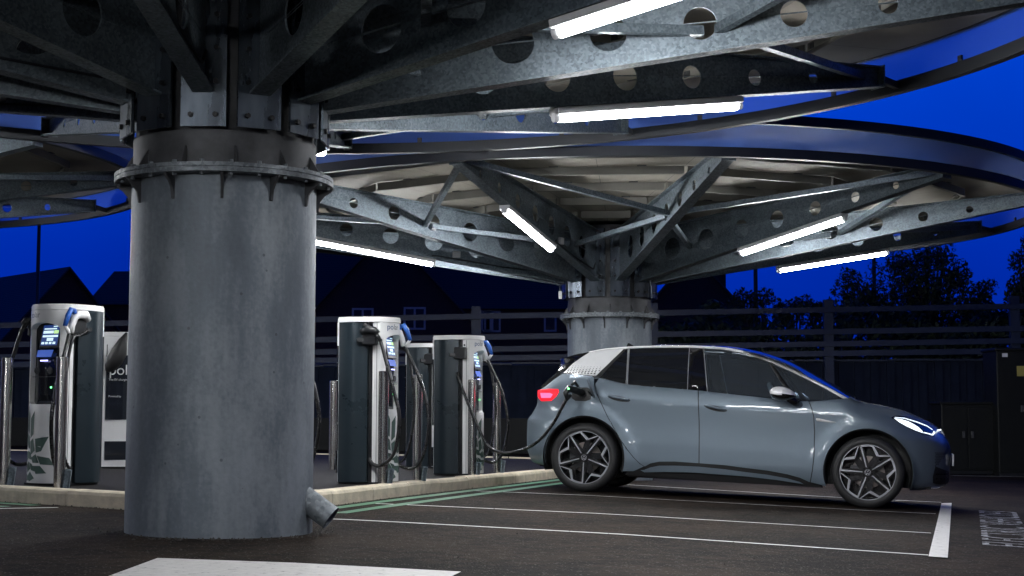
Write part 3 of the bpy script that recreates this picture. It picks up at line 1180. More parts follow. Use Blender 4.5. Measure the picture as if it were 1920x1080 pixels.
def plan(x, z):
    Bm = .905
    if x > 2.45:
        xn = xnose(z)
        s = min(1.0, max(0.0, (x - 2.45) / (xn - 2.45)))
        return Bm * max(0.0, 1 - s ** 2.7) ** (1 / 2.3)
    if x < .15:
        xr = xrear(z)
        s = min(1.0, max(0.0, (.15 - x) / (.15 - xr)))
        return Bm * (1 - .30 * s ** 3.0)
    return Bm
WF, WR = (2.758, .342), (-.018, .342)
def lower(x, z):
    """half width without the glasshouse"""
    P = plan(x, z)
    zc = .945 - .058 * max(0, min(1, (x - .3) / 1.8))    # shoulder crease
    d = 0.0
    if z > zc:
        d += .17 * (z - zc) + .55 * max(0, z - zc - .02) ** 1.6
    else:
        t = (zc - z)
        d += .007 * sin(min(1, t / .42) * pi)
    if z < .34:
        d += .55 * (.34 - z) ** 1.5
    # flared arches
    for (cx, cz) in (WF, WR):
        r = hypot(x - cx, z - cz)
        if r < .57 and z > .12:
            t = max(0, min(1, (.57 - r) / .10))
            d -= .013 * t * t * (3 - 2 * t)
    y = P - d * min(1, P / .5)
    if x > 2.45:
        zt = top(x) - .022
        h = max(0.0, min(1.0, (zt - z) / .20))
        k = min(1, (x - 2.45) / .5)
        y *= 1 - .26 * k * (1 - h) ** 2.2
    return max(0.0, y)
def half(x, z):
    zb_ = belt(x)
    if z <= zb_:
        return lower(x, z)
    yb = lower(x, zb_) * (plan(x, z) / max(.05, plan(x, zb_)))
    return max(0.0, yb - .008 - .40 * (z - zb_) - .22 * (z - zb_) ** 2)

cy_, sy_ = .96716, .25416
uu = Vector((cy_, -sy_, -.0301 * cy_ + .0039 * sy_ - .0145)).normalized()
nn_ = Vector((-sy_, -cy_, .0301 * sy_ + .0039 * cy_))
nn_ = (nn_ - uu * nn_.dot(uu)).normalized()
ww = nn_.cross(uu)
if ww.z < 0: ww = -ww
P0 = Vector((.7259, 15.3346, 0)); P0.z = -.0301 * P0.x - .0039 * P0.y + .018
car_o = P0 - nn_ * .89
yy_ = -nn_
car = empty('parked_car', car_o)
car.matrix_world = Matrix(((uu.x, yy_.x, ww.x, car_o.x), (uu.y, yy_.y, ww.y, car_o.y), (uu.z, yy_.z, ww.z, car_o.z), (0, 0, 0, 1)))
tag(car, 'grey-blue electric hatchback with silver roof rails, plugged in and parked in the bay', 'car')

def car_paint():
    m, t, b_ = new_mat('grey_blue_car_paint')
    tc = node(t, 'ShaderNodeTexCoord')
    nz = node(t, 'ShaderNodeTexNoise')
    nz.inputs['Scale'].default_value = 900
    t.links.new(tc.outputs['Object'], nz.inputs['Vector'])
    rp = node(t, 'ShaderNodeValToRGB')
    rp.color_ramp.elements[0].color = (.130, .168, .208, 1)
    rp.color_ramp.elements[1].color = (.185, .235, .282, 1)
    t.links.new(nz.outputs['Fac'], rp.inputs[0])
    t.links.new(rp.outputs[0], b_.inputs['Base Color'])
    b_.inputs['Metallic'].default_value = .35
    b_.inputs['Roughness'].default_value = .46
    b_.inputs['Coat Weight'].default_value = 1.0
    b_.inputs['Coat Roughness'].default_value = .015
    return m
M['paint'] = car_paint()
M['car_black'] = plain('gloss_black_trim', (.008, .008, .009), .12, coat=.6, var=.1)
M['car_matte'] = plain('matte_black_plastic', (.012, .012, .013), .55, var=.2)
M['silver'] = plain('satin_silver_trim', (.84, .84, .85), .35, .15, var=.03)
M['seam_grey'] = plain('brushed_window_seam', (.34, .34, .35), .35, .4, var=.03)
M['c_white'] = plain('pearl_white_pillar_panel', (.88, .88, .88), .35, coat=.6, var=.03)
M['glass_dark'] = glass_mat('privacy_glass', (.05, .055, .065), .12)
M['glass_front'] = glass_mat('front_side_glass', (.44, .52, .60), .74)
M['tyre'] = plain('tyre_rubber', (.016, .016, .017), .6, var=.25, scale=20)
M['rim_dark'] = plain('rim_gloss_black', (.012, .012, .014), .2, coat=.4)
M['rim_silver'] = plain('machined_rim_face', (.55, .55, .60), .22, .7, var=.04)
M['disc'] = plain('brake_disc', (.22, .19, .18), .4, .8)
M['tail_red'] = emit('tail_lamp_red', (1.0, .008, .022), 1.3)
M['tail_core'] = emit('tail_lamp_core', (1.0, .07, .17), 3.2)
M['head_white'] = emit('head_lamp_light', (.80, .91, 1.0), 1.5)
M['head_blue'] = plain('head_lamp_blue_lens', (.03, .12, .35), .1, .4)
M['seat'] = plain('seat_fabric', (.045, .045, .05), .8)
M['pale_trim'] = plain('pale_interior_trim', (.62, .66, .63), .45)

def side_normals(x, z, s_):
    e = .004
    fx = (half(x + e, z) - half(x - e, z)) / (2 * e)
    fz = (half(x, z + e) - half(x, z - e)) / (2 * e)
    lim = 8.0
    fx = max(-lim, min(lim, fx)); fz = max(-lim, min(lim, fz))
    return Vector((-fx, s_, -fz)).normalized()

def side_panel(name, poly, mat, s_, off=0.0, step=.05, holes=(), parent=None, thick=0.0, near=True, inset=0.0, yfun=None):
    """panel cut from the car's side surface; poly is (x, z) in side view, s_ = -1 right side, +1 left side"""
    yf = yfun or half
    P = densify(poly, step)
    H = [densify(h, step) for h in holes]
    xs = [p[0] for p in P]; zs = [p[1] for p in P]
    inner_ = []
    x = min(xs)
    while x < max(xs):
        z = min(zs)
        while z < max(zs):
            inner_.append((x + random.uniform(-.002, .002), z + random.uniform(-.002, .002)))
            z += step
        x += step
    if near and (max(xs) > 3.1 or min(xs) < -.3):
        z = min(zs) + .01
        while z < max(zs):
            for f_ in (.006, .018, .035, .06, .09):
                if max(xs) > 3.1: inner_.append((xnose(z) - f_, z))
                if min(xs) < -.3: inner_.append((xrear(z) + f_, z))
            z += .03
    v2, tr = cdt(P, H, inner_, step * .35)
    vs = [(x, s_ * (yf(x, z) + off), z) for x, z in v2]
    me = bpy.data.meshes.new(name)
    tr = [t if s_ < 0 else tuple(reversed(t)) for t in tr]
    me.from_pydata(vs, [], tr)
    me.materials.append(mat)
    # make face orientation outward
    bm = bmesh.new(); bm.from_mesh(me)
    for f in bm.faces:
        f.normal_update()
        if f.normal.y * s_ < 0: f.normal_flip()
    bm.to_mesh(me); bm.free()
    me.shade_smooth()
    me.normals_split_custom_set_from_vertices([tuple(side_normals(x, z, s_)) for x, z in v2])
    o = link(name, me, parent or car)
    if thick:
        sm = o.modifiers.new('thickness', 'SOLIDIFY')
        sm.thickness = thick
        sm.offset = -1
    return o

def arc_pts(c, r, a0, a1, n=18):
    return [(c[0] + r * cos(radians(a0 + (a1 - a0) * k / n)), c[1] + r * sin(radians(a0 + (a1 - a0) * k / n))) for k in range(n + 1)]

RA = .418
rear_edge = [(.044, 1.150), (.055, 1.08), (.075, 1.01), (.105, .957), (.155, .862), (.209, .763), (.285, .642), (.363, .522), (.43, .435), (.495, .363), (.56, .305), (.60, .285)]
b_line = [(1.103, 1.062), (1.115, .93), (1.128, .75), (1.136, .55), (1.142, .345)]
f_edge = [(2.183, 1.000), (2.215, .925), (2.237, .847), (2.248, .70), (2.250, .473), (2.238, .33), (2.220, .218)]
sill_top = [(.60, .285), (.66, .312), (.746, .334), (.9, .343), (1.142, .345), (1.4, .333), (1.603, .316), (1.81, .302), (2.0, .277), (2.12, .25), (2.220, .214)]
G = .0045
for s_ in (-1, 1):
    # rear door
    dr = [(x + G, z) for x, z in rear_edge]
    lower_r = [p for p in sill_top if .62 < p[0] < 1.13]
    beltr = [(x, belt(x) - .004) for x in (1.09, .996, .85, .7, .55, .422, .332, .2, .1)]
    dp = [(x, z) for x, z in dr[1:]] + [(x, z + .006) for x, z in lower_r] + [(x - G, z) for x, z in reversed(b_line)] + beltr
    ro = side_panel('rear_door', dp, M['paint'], s_)
    # front door
    lower_f = [p for p in sill_top if 1.15 < p[0] < 2.21]
    beltf = [(x, belt(x) - .004) for x in (2.15, 2.05, 1.926, 1.734, 1.5, 1.193)]
    dp = [(x + G, z) for x, z in b_line] + [(x, z + .006) for x, z in lower_f] + [(x - G, z) for x, z in reversed(f_edge)] + beltf
    fo_ = side_panel('front_door', dp, M['paint'], s_)
    # front wing, bumper and bonnet side
    hs = []
    x = 2.52
    while x < 3.40:
        hs.append((x, top(x) - .022)); x += .06
    nose = []
    z = .78
    while z > .19:
        nose.append((xnose(z), z)); z -= .03
    wing = [(x + G, z) for x, z in f_edge[::-1]][:-1] + [(2.186 + G, .995), (2.3, 1.008), (2.45, 1.028), (2.514, 1.034)] + hs[1:] + [(3.404, .795)] + nose + [(3.37, .19), (3.17, .185)]
    arcf = [p for p in arc_pts(WF, RA, -22, 202, 26)]
    wing = wing + [p for p in arcf if p[1] > .185 or True]
    wing = [p for p in wing] + [(2.225 + .12, .195)]
    side_panel('front_wing', wing, M['paint'], s_, step=.045)
    # rear quarter and bumper
    qr = [(x - G, z) for x, z in rear_edge] + [(.49, .232)]
    arcr = arc_pts(WR, RA, -16, 196, 26)
    rb = []
    z = .24
    while z < 1.02:
        rb.append((xrear(z) , z)); z += .03
    quarter = qr + arcr + [(-.41, .222)] + rb + [(-.500, 1.040), (-.42, 1.108), (-.325, 1.178), (-.15, 1.172), (.02, 1.160)]
    side_panel('rear_quarter', quarter, M['paint'], s_, step=.045)
    # white pillar panel with perforated foot
    cp = [(-.055, 1.400), (.06, 1.424), (.19, 1.442), (.305, 1.452), (.055, 1.166), (-.15, 1.178), (-.318, 1.186), (-.222, 1.284)]
    cpo = side_panel('pillar_panel', cp, M['c_white'], s_, .001, .05)
    hb = MB()
    for row in range(5):
        for k in range(11):
            hx = -.30 + k * .034 + (row % 2) * .017 + row * .022
            hz = 1.194 + row * .017 - .0006 * k
            if not in_poly(hx - .012, hz, cp) or not in_poly(hx + .012, hz, cp): continue
            w_ = .0115 - row * .0019
            h_ = .0052 - row * .0007
            pts6 = [(hx + w_ * cos(a), hz + h_ * sin(a)) for a in [pi * j / 3 for j in range(6)]]
            hb.add([(x, s_ * (half(x, z) + .0035), z) for x, z in pts6], [tuple(range(6))])
    hb.build('hex_print', M['car_black'], cpo)
    # gloss black tailgate flank and spoiler fin
    bp = [(-.060, 1.398), (-.228, 1.282), (-.325, 1.184), (-.42, 1.114), (-.50, 1.046), (-.565, 1.03)] + [(xrear(z), z) for z in (1.08, 1.13, 1.18, 1.24, 1.29, 1.335)] + [(-.32, 1.352), (-.15, 1.392)]
    side_panel('tailgate_flank', bp, M['car_black'], s_, .0, .05)
    # silver roof rail
    rl = [(x, railL(x)) for x in (.33, .5, .644, .8, 1.006, 1.15, 1.274, 1.37, 1.452, 1.54, 1.635, 1.72, 1.813, 1.9, 1.99, 2.08, 2.17, 2.26, 2.343, 2.43, 2.505)]
    ru = [(x, railU(x)) for x in (-.055, .112, .291, .45, .642, .8, 1.004, 1.15, 1.272, 1.36, 1.45, 1.54, 1.633, 1.72, 1.811, 1.9, 1.988, 2.08, 2.168, 2.26, 2.342, 2.45, 2.555)]
    side_panel('roof_rail', [(-.05, 1.402), (.1, 1.432), (.22, 1.447)] + rl + ru[::-1], M['silver'], s_, .006, .05, thick=.012)
    # side glass
    tb = lambda x: railL(x) - .004
    def glass(name, x0t, x0b, x1t, x1b, mat, n=10):
        T_ = [(x0t + (x1t - x0t) * k / n, tb(x0t + (x1t - x0t) * k / n)) for k in range(n + 1)]
        B_ = [(x1b + (x0b - x1b) * k / n, belt(x1b + (x0b - x1b) * k / n) + .002) for k in range(n + 1)]
        return side_panel(name, T_ + B_, mat, s_, -.004, .07)
    glass('quarter_glass', .325, .10, .345, .372, M['glass_dark'])
    glass('rear_door_glass', .366, .394, .968, .990, M['glass_dark'])
    glass('front_door_glass', 1.118, 1.198, 1.762, 2.025, M['glass_front'])
    glass('front_quarter_glass', 1.80, 2.082, 2.44, 2.46, M['glass_front'])
    def post(name, x0t, x0b, x1t, x1b, mat, off=.0):
        P = [(x0t, tb(x0t)), (x1t, tb(x1t)), (x1b, belt(x1b)), (x0b, belt(x0b))]
        return side_panel(name, P, mat, s_, off, .06, thick=.01)
    post('window_post', .345, .372, .366, .394, M['seam_grey'], .001)
    post('window_seam', .966, .991, .974, .998, M['seam_grey'], .003)
    post('b_pillar', .974, .998, 1.112, 1.190, M['car_black'], .0)
    post('window_seam', 1.110, 1.189, 1.119, 1.199, M['seam_grey'], .003)
    post('a_pillar_bar', 1.76, 2.022, 1.80, 2.086, M['car_matte'], .0)
    # thin dark weather strip along quarter glass edge
    side_panel('glass_edge', [(.305, 1.452), (.335, 1.452), (.105, 1.160), (.058, 1.164)], M['car_matte'], s_, .002, .06)
    # sill: black trim, painted skirt, black foot
    st = [(x, z) for x, z in sill_top]
    side_panel('sill_trim', [(x, z - .001) for x, z in st] + [(x, z - .034) for x, z in st[::-1]], M['car_matte'], s_, -.014, .06)
    side_panel('sill_skirt', [(x, z - .034) for x, z in st if .55 < x < 2.16] + [(2.16, .195), (1.9, .222), (1.6, .240), (1.1, .250), (.8, .242), (.60, .226), (.56, .245)], M['paint'], s_, .004, .06)
    side_panel('sill_foot', [(.45, .245), (.60, .227), (.8, .243), (1.1, .251), (1.6, .241), (1.9, .223), (2.16, .196), (2.33, .205), (2.34, .17), (1.6, .172), (.8, .185), (.40, .19)], M['car_matte'], s_, -.02, .06)
    # door handles
    for (par, hx0, hx1, z0, z1) in ((ro, .20, .435, .966, .930), (fo_, 1.172, 1.40, .912, .872)):
        hp = []
        for k in range(13):
            t = k / 12
            hp.append((hx0 + (hx1 - hx0) * t, z0 + (z1 - z0) * t + .021 * sin(pi * t) ** .5))
        for k in range(13):
            t = 1 - k / 12
            hp.append((hx0 + (hx1 - hx0) * t, z0 + (z1 - z0) * t - .026 * sin(pi * t) ** .6 - .004))
        side_panel('handle_recess', hp, M['car_matte'], s_, .0015, .04, parent=par)
        hm = MB()
        pts_ = []
        for k in range(9):
            t = .05 + .9 * k / 8
            x = hx0 + (hx1 - hx0) * t
            z = z0 + (z1 - z0) * t + .004
            pts_.append((x, s_ * (half(x, z) + .012 + .010 * sin(pi * t)), z))
        hm.tube(pts_, [.007, .011, .0125, .0125, .0125, .0125, .0125, .011, .007], 10)
        hm.build('door_handle', M['paint'], par, True)
    # wing badge
    bdg = side_panel('wing_badge', [(2.256, .824), (2.262, .836), (2.30, .833), (2.455, .806), (2.40, .800), (2.27, .808)], M['silver'], s_, .004, .05, thick=.004)
    if s_ < 0:
        text_mesh('badge_text', '1ST', .026, M['car_black'], bdg,
                  Matrix.Translation((2.268, -half(2.3, .82) - .0075, .8125)) @ Matrix.Rotation(radians(5), 4, 'Y') @ Matrix.Rotation(pi / 2, 4, 'X'))
    # head lamp
    hl = [(2.961, .873), (2.987, .893), (3.03, .897), (3.085, .893), (3.211, .862), (3.308, .826), (3.372, .785), (3.388, .752), (3.368, .712), (3.258, .730), (3.149, .770), (3.052, .818)]
    hlo = side_panel('headlamp', hl, M['car_black'], s_, .003, .03)
    side_panel('lamp_beam', [(2.985, .872), (3.05, .866), (3.12, .848), (3.17, .824), (3.22, .795), (3.255, .762), (3.262, .740), (3.19, .762), (3.10, .800), (3.04, .832)], M['head_white'], s_, .005, .03, parent=hlo)
    side_panel('lamp_strip', [(2.99, .882), (3.085, .880), (3.205, .850), (3.30, .816), (3.355, .780), (3.35, .775), (3.30, .806), (3.20, .840), (3.085, .871), (3.0, .876)], M['head_white'], s_, .006, .03, parent=hlo)
    side_panel('lamp_strip', [(3.262, .742), (3.36, .722), (3.376, .75), (3.366, .77), (3.358, .755), (3.35, .735), (3.27, .752)], M['head_white'], s_, .006, .03, parent=hlo)
    side_panel('lamp_lens', [(3.20, .826), (3.30, .790), (3.345, .765), (3.335, .745), (3.28, .757), (3.258, .775), (3.235, .795)], M['head_blue'], s_, .005, .03, parent=hlo)
    # tail lamp
    tl = [(-.588, 1.000), (-.45, 1.016), (-.33, 1.016), (-.317, .990), (-.340, .945), (-.40, .895), (-.53, .888), (-.580, .93)]
    tlo = side_panel('tail_lamp', tl, M['tail_red'], s_, .005, .03)
    side_panel('lamp_core', [(-.55, .972), (-.42, .974), (-.385, .960), (-.41, .925), (-.53, .920)], M['tail_core'], s_, .008, .03, parent=tlo)
    # front intake with slats and honeycomb print
    it = side_panel('front_intake', [(3.385, .425), (3.45, .400), (3.523, .375), (3.522, .258), (3.44, .246), (3.365, .262), (3.362, .33)], M['car_matte'], s_, .003, .03)
    sl = MB()
    for zz in (.30, .345):
        vs = []
        for x in (3.39, 3.44, 3.48, 3.51):
            y = half(x, zz) + .008
            vs += [(x, s_ * y, zz), (x, s_ * y, zz + .010)]
        sl.add(vs, [(2 * i, 2 * i + 1, 2 * i + 3, 2 * i + 2) for i in range(3)])
    sl.build('slat', M['rim_dark'], it)
    hb = MB()
    for row in range(9):
        for k in range(7):
            hx = 3.385 + k * .016 + (row % 2) * .008
            hz = .43 + row * .0155
            if hx > 3.40 + row * .012 or hx > 3.50: continue
            p6 = [(hx + .0062 * cos(a), hz + .0062 * sin(a)) for a in [pi * j / 3 for j in range(6)]]
            hb.add([(x, s_ * (half(x, z) + .002), z) for x, z in p6], [tuple(range(6))])
    hb.build('hex_print', M['car_matte'], it)

# charge port on the right side, open flap
s_ = -1
po = side_panel('charge_port', [(-.175, 1.022), (-.12, 1.040), (-.02, 1.044), (.02, 1.03), (.036, .97), (.03, .925), (-.02, .905), (-.13, .905), (-.172, .93)], M['car_matte'], -1, .003, .03)
fl_ = MB()
yb_ = half(.03, 1.0)
Mf = Matrix.Translation((.028, -yb_, 1.02)) @ Matrix.Rotation(radians(20), 4, 'Z') @ Matrix.Rotation(radians(-22), 4, 'Y')
fl_.bevbox(-.010, .004, -.15, -.003, -.085, .12, .006, Mf)
fl_.build('port_flap', M['paint'], po)
MB().bar((.045, -yb_ - .01, .96), (.01, -yb_ - .06, 1.0), .012, .012).build('flap_hinge', M['car_black'], po)
rg_ = MB()
rg_.lathe([(.028, 0), (.036, 0), (.036, .02), (.028, .02)], 20, Matrix.Translation((-.055, -half(-.055, .975) - .024, .975)) @ Matrix.Rotation(pi / 2, 4, 'X') @ Matrix.Translation((0, 0, -.02)), closed=True)
rg_.build('socket_ring', M['rim_dark'], po)

# ribbons over the top: bonnet, windscreen, roof, tailgate
def ribbon(name, xs, edge, crown, mat, n=12, parent=None):
    """edge(x) -> (y, z) of right/left edge, crown(x) -> z on the centre line"""
    b_ = MB()
    for x in xs:
        y, z = edge(x)
        zc = crown(x)
        for k in range(n + 1):
            t = -1 + 2 * k / n
            b_.v.append((x, y * t, z + (zc - z) * (1 - t * t)))
    m_ = n + 1
    for i_ in range(len(xs) - 1):
        for k in range(n):
            b_.f.append((i_ * m_ + k, i_ * m_ + k + 1, (i_ + 1) * m_ + k + 1, (i_ + 1) * m_ + k)); b_.m.append(0)
    return b_.build(name, mat, parent or car, True)
fr = lambda a, c, n: [a + (c - a) * k / n for k in range(n + 1)]
ribbon('bonnet', fr(2.66, 3.408, 22), lambda x: (half(x, top(x) - .022), top(x) - .022), lambda x: top(x), M['paint'])
ribbon('windscreen', fr(1.50, 2.60, 22), lambda x: (half(min(x, 2.51), min(railU(x), railU(2.51))) + .004, railU(x)), lambda x: top(x) + .004, M['glass_dark'])
ribbon('cowl', fr(2.50, 2.665, 4), lambda x: (half(2.53, 1.03) - .01, itp(x, [2.50, 2.665], [1.042, 1.010])), lambda x: itp(x, [2.50, 2.665], [1.085, 1.035]), M['car_black'])
ribbon('roof', fr(-.055, 1.51, 28), lambda x: (half(x, railU(x)) + .002, railU(x)), lambda x: top(x) + .004, M['car_black'])
ribbon('spoiler', fr(-.405, -.05, 8), lambda x: (half(x, itp(x, [-.405, -.05], [1.335, 1.41])) + .004, itp(x, [-.405, -.05], [1.333, 1.410])), lambda x: top(x) + .004, M['car_black'])
# closing panels at the tail, between the two side skins
tg = MB()
zz_ = [1.33 - .03 * k for k in range(36)]
vs = []
for z in zz_:
    x = xrear(z) + .012
    y = half(x, z)
    vs += [(x, -y - .0, z), (x, y + .0, z)]
tg.add(vs, [(2 * i, 2 * i + 1, 2 * i + 3, 2 * i + 2) for i in range(len(zz_) - 1)])
tg.build('tailgate', M['car_black'], car, True)
# inner shell so that shut lines read dark, floor and wheel housings
ins = MB()
for s2 in (-1, 1):
    xs_ = fr(-.42, 3.3, 62)
    zs_ = fr(.20, .985, 12)
    base = len(ins.v)
    for x in xs_:
        for z in zs_:
            ins.v.append((x, s2 * max(.0, half(x, min(z, top(x) - .06)) - .035), z))
    m_ = len(zs_)
    for i_ in range(len(xs_) - 1):
        for j in range(m_ - 1):
            cxm = (xs_[i_] + xs_[i_ + 1]) / 2
            czm = (zs_[j] + zs_[j + 1]) / 2
            if hypot(cxm - WF[0], czm - WF[1]) < RA + .02 or hypot(cxm - WR[0], czm - WR[1]) < RA + .02: continue
            if czm > top(cxm) - .08: continue
            ins.f.append((base + i_ * m_ + j, base + i_ * m_ + j + 1, base + (i_ + 1) * m_ + j + 1, base + (i_ + 1) * m_ + j)); ins.m.append(0)
ins.box(.42, 2.32, -.80, .80, .17, .30)
ins.box(-.55, .42, -.55, .55, .22, .50)
ins.box(2.32, 3.35, -.55, .55, .20, .50)
for (cx, cz) in (WF, WR):
    for s2 in (-1, 1):
        ins.lathe([(RA + .012, 0), (RA + .012, .30), (.05, .30)], 30, Matrix.Translation((cx, s2 * (.86), cz)) @ Matrix.Rotation(s2 * pi / 2, 4, 'X'), a0=radians(-20) if True else 0, a1=radians(200)) if s2 > 0 else \
            ins.lathe([(RA + .012, 0), (RA + .012, .30), (.05, .30)], 30, Matrix.Translation((cx, -.86, cz)) @ Matrix.Rotation(-pi / 2, 4, 'X'), a0=radians(-200), a1=radians(20))
ins.build('inner_shell', M['car_matte'], car)
# arch edge trims
for (cx, cz) in (WF, WR):
    for s2 in (-1, 1):
        tb_ = MB()
        vs = []
        for (x, z) in arc_pts((cx, cz), RA, -18, 198, 36):
            y = half(x, z)
            ux, uz = (x - cx) / RA, (z - cz) / RA
            vs += [(x, s2 * (y + .002), z), (x, s2 * (y - .06), z)]
            vs += [(x - ux * .02, s2 * (y - .012), z - uz * .02)]
        n3 = len(vs) // 3
        fs = []
        for i_ in range(n3 - 1):
            fs += [(3 * i_, 3 * i_ + 2, 3 * i_ + 5, 3 * i_ + 3), (3 * i_ + 2, 3 * i_ + 1, 3 * i_ + 4, 3 * i_ + 5)]
        tb_.add(vs, fs)
        tb_.build('arch_trim', M['car_matte'], car, True)

# wheels
def make_wheel(x, s2, rot, front_):
    """wheel centred at (x, s2*.89 outer face); local frame: X forward, Z up, outer face towards s2"""
    w = MB()
    R_ = .346
    prof = [(.262, .0), (.268, .010), (.290, .015), (.318, .008), (.336, -.012), (R_, -.035), (R_, -.18), (.33, -.205), (.30, -.214), (.264, -.20), (.262, -.02)]
    Mx = Matrix.Rotation(pi / 2 * (1 if s2 < 0 else -1), 4, 'X')  # lathe axis Z -> outward
    w.lathe(prof, 64, Mx, closed=True)
    # tread grooves
    ty = w.build('wheel', M['tyre'], car, True, 50)
    ty.location = (x, s2 * .888, WF[1] if front_ else WR[1])
    rb_ = MB()
    rb_.lathe([(.263, -.001), (.258, -.008), (.252, -.04), (.248, -.19), (.0, -.19)], 48, Mx)
    rb_.build('barrel', M['rim_dark'], ty, True, 50)
    dd = MB()
    dd.lathe([(.06, -.105), (.155, -.105), (.155, -.12), (.06, -.12)], 40, Mx, closed=True)
    dd.build('brake_disc', M['disc'], ty, True, 40)
    cp_ = MB()
    cp_.bevbox(-.165, -.085, -.06, .06, -.13, -.085, .01, Mx)
    cp_.build('caliper', M['dark_steel'], ty)
    lip = MB()
    lip.lathe([(.2645, .003), (.2645, .009), (.258, .009), (.258, .003)], 64, Mx, closed=True)
    lip.build('rim_lip', M['rim_silver'], ty, True, 40)
    sp_, fc = MB(), MB()
    RR = .256
    sg = 1 if s2 < 0 else -1
    def P2(r, a):
        return (r * cos(a), r * sin(a))
    for k in range(5):
        a = radians(rot - 72 * k)
        t0, t1 = P2(.045, a), P2(RR, a)
        pr = P2(1, a + pi / 2)
        def bar2(m_, p, q_, w0, w1, z0, z1):
            d = Vector((q_[0] - p[0], q_[1] - p[1])).normalized()
            nrm = Vector((-d.y, d.x))
            poly = [(p[0] + nrm.x * w0, p[1] + nrm.y * w0), (q_[0] + nrm.x * w1, q_[1] + nrm.y * w1), (q_[0] - nrm.x * w1, q_[1] - nrm.y * w1), (p[0] - nrm.x * w0, p[1] - nrm.y * w0)]
            m_.prism(poly, z0, z1, Mx)
        # dark structural blades
        bar2(sp_, t0, t1, .030, .022, -.05, -.006)
        Bp, Cp, Dp = P2(RR, a - radians(25)), P2(.184, a - radians(45)), P2(RR, a - radians(66))
        bar2(sp_, Bp, Cp, .020, .020, -.05, -.004)
        bar2(sp_, Cp, Dp, .016, .012, -.05, -.004)
        bar2(sp_, P2(.05, a - radians(36)), Cp, .035, .028, -.06, -.03)
        # machined faces
        bar2(fc, P2(.05, a), P2(RR, a), .0055, .0075, -.006, .001)
        arcp = [P2(RR + .002, a - radians(25) * j / 6) for j in range(7)] + [P2(RR - .010, a - radians(25) * (6 - j) / 6) for j in range(7)]
        fc.prism(arcp, -.006, .001, Mx)
        bar2(fc, Bp, Cp, .009, .013, -.006, .0012)
        bar2(fc, Cp, Dp, .006, .004, -.006, .0008)
    sp_.build('spoke', M['rim_dark'], ty)
    fc.build('spoke_face', M['rim_silver'], ty)
    hub = MB()
    hub.lathe([(.05, -.05), (.05, -.012), (.040, -.002), (0, -.002)], 32, Mx)
    hub.build('hub_cap', M['rim_dark'], ty, True, 40)
    em = MB()
    em.lathe([(.026, -.002), (.026, .001), (.029, .001), (.029, -.002)], 32, Mx, closed=True)
    def stroke(p, q_, w_=.0026):
        d = Vector((q_[0] - p[0], q_[1] - p[1])).normalized()
        nrm = Vector((-d.y, d.x)) * w_
        em.prism([(p[0] + nrm.x, p[1] + nrm.y), (q_[0] + nrm.x, q_[1] + nrm.y), (q_[0] - nrm.x, q_[1] - nrm.y), (p[0] - nrm.x, p[1] - nrm.y)], -.002, .001, Mx)
    for (p, q_) in (((-.011, .023), (0, .002)), ((0, .002), (.011, .023)), ((-.023, .010), (-.010, -.022)), ((-.010, -.022), (0, -.004)), ((0, -.004), (.010, -.022)), ((.010, -.022), (.023, .010))):
        stroke(p, q_)
    em.build('emblem', M['rim_silver'], ty)
    ln = MB()
    for k in range(5):
        aa = radians(72 * k + 20)
        ln.lathe([(0, .008), (.008, .008), (.009, -.01)], 6, Mx @ Matrix.Translation((.04 * cos(aa), .04 * sin(aa), -.02)))
    return ty
make_wheel(WR[0], -1, 125, False)
make_wheel(WF[0], -1, 106, True)
make_wheel(WR[0], 1, 60, False)
make_wheel(WF[0], 1, 20, True)

# door mirrors
for s2 in (-1, 1):
    mr_ = MB()
    yb_ = half(2.08, .97)
    Mm = Matrix.Translation((1.945, s2 * (yb_ + .15), 1.055))
    mm = empty('door_mirror', (0, 0, 0)); mm.parent = car
    bm = bmesh.new()
    bmesh.ops.create_uvsphere(bm, u_segments=24, v_segments=14, radius=1)
    b1, b2 = MB(), MB()
    bm.verts.index_update()
    vs = []
    for v in bm.verts:
        x, y, z = v.co
        fx = .125 * (abs(x) ** .8) * (1 if x > 0 else -1)
        taper = 1 - .35 * max(0, x)
        vs.append((fx, y * .105 * taper, z * .068 * taper + .012 * (-x)))
    for tgt, cond in ((b1, lambda z: z > -.008), (b2, lambda z: z <= -.008)):
        for f in bm.faces:
            zc = sum(vs[v.index][2] for v in f.verts) / len(f.verts)
            if cond(zc):
                base = len(tgt.v)
                tgt.v += [tuple(Mm @ Vector(vs[v.index])) for v in f.verts]
                tgt.f.append(tuple(range(base, base + len(f.verts)))); tgt.m.append(0)
    bm.free()
    b1.build('mirror_cap', M['silver'], mm, True)
    b2.build('mirror_base', M['car_black'], mm, True)
    MB().tube([(2.0, s2 * (yb_ + .14), 1.02), (2.06, s2 * (yb_ + .07), .975), (2.10, s2 * (yb_ - .02), .955)], [.038, .034, .036], 12).build('mirror_foot', M['car_black'], mm, True)

# roof fin
MB().prism([(.20, 1.492), (.222, 1.548), (.235, 1.548), (.30, 1.515), (.38, 1.500), (.38, 1.48), (.20, 1.47)], -.012, .012, Matrix.Rotation(pi / 2, 4, 'X')).build('roof_antenna', M['car_black'], car)
# number plate and nose emblem
MB().bevbox(3.545, 3.565, -.26, .26, .43, .545, .004).build('number_plate', M['frame_white'], car)
ne = MB()
Mn = Matrix.Translation((3.462, 0, .735)) @ Matrix.Rotation(radians(62), 4, 'Y')
ne.lathe([(.0, .0), (.052, .0), (.060, .006), (.064, .006), (.064, -.012)], 32, Mn)
ne.build('nose_emblem', M['silver'], car, True, 40)
MB().bar((3.40, -.45, .775), (3.425, -.07, .778), .012, .012).build('nose_strip', M['head_white'], car)
MB().bar((3.40, .45, .775), (3.425, .07, .778), .012, .012).build('nose_strip', M['head_white'], car)

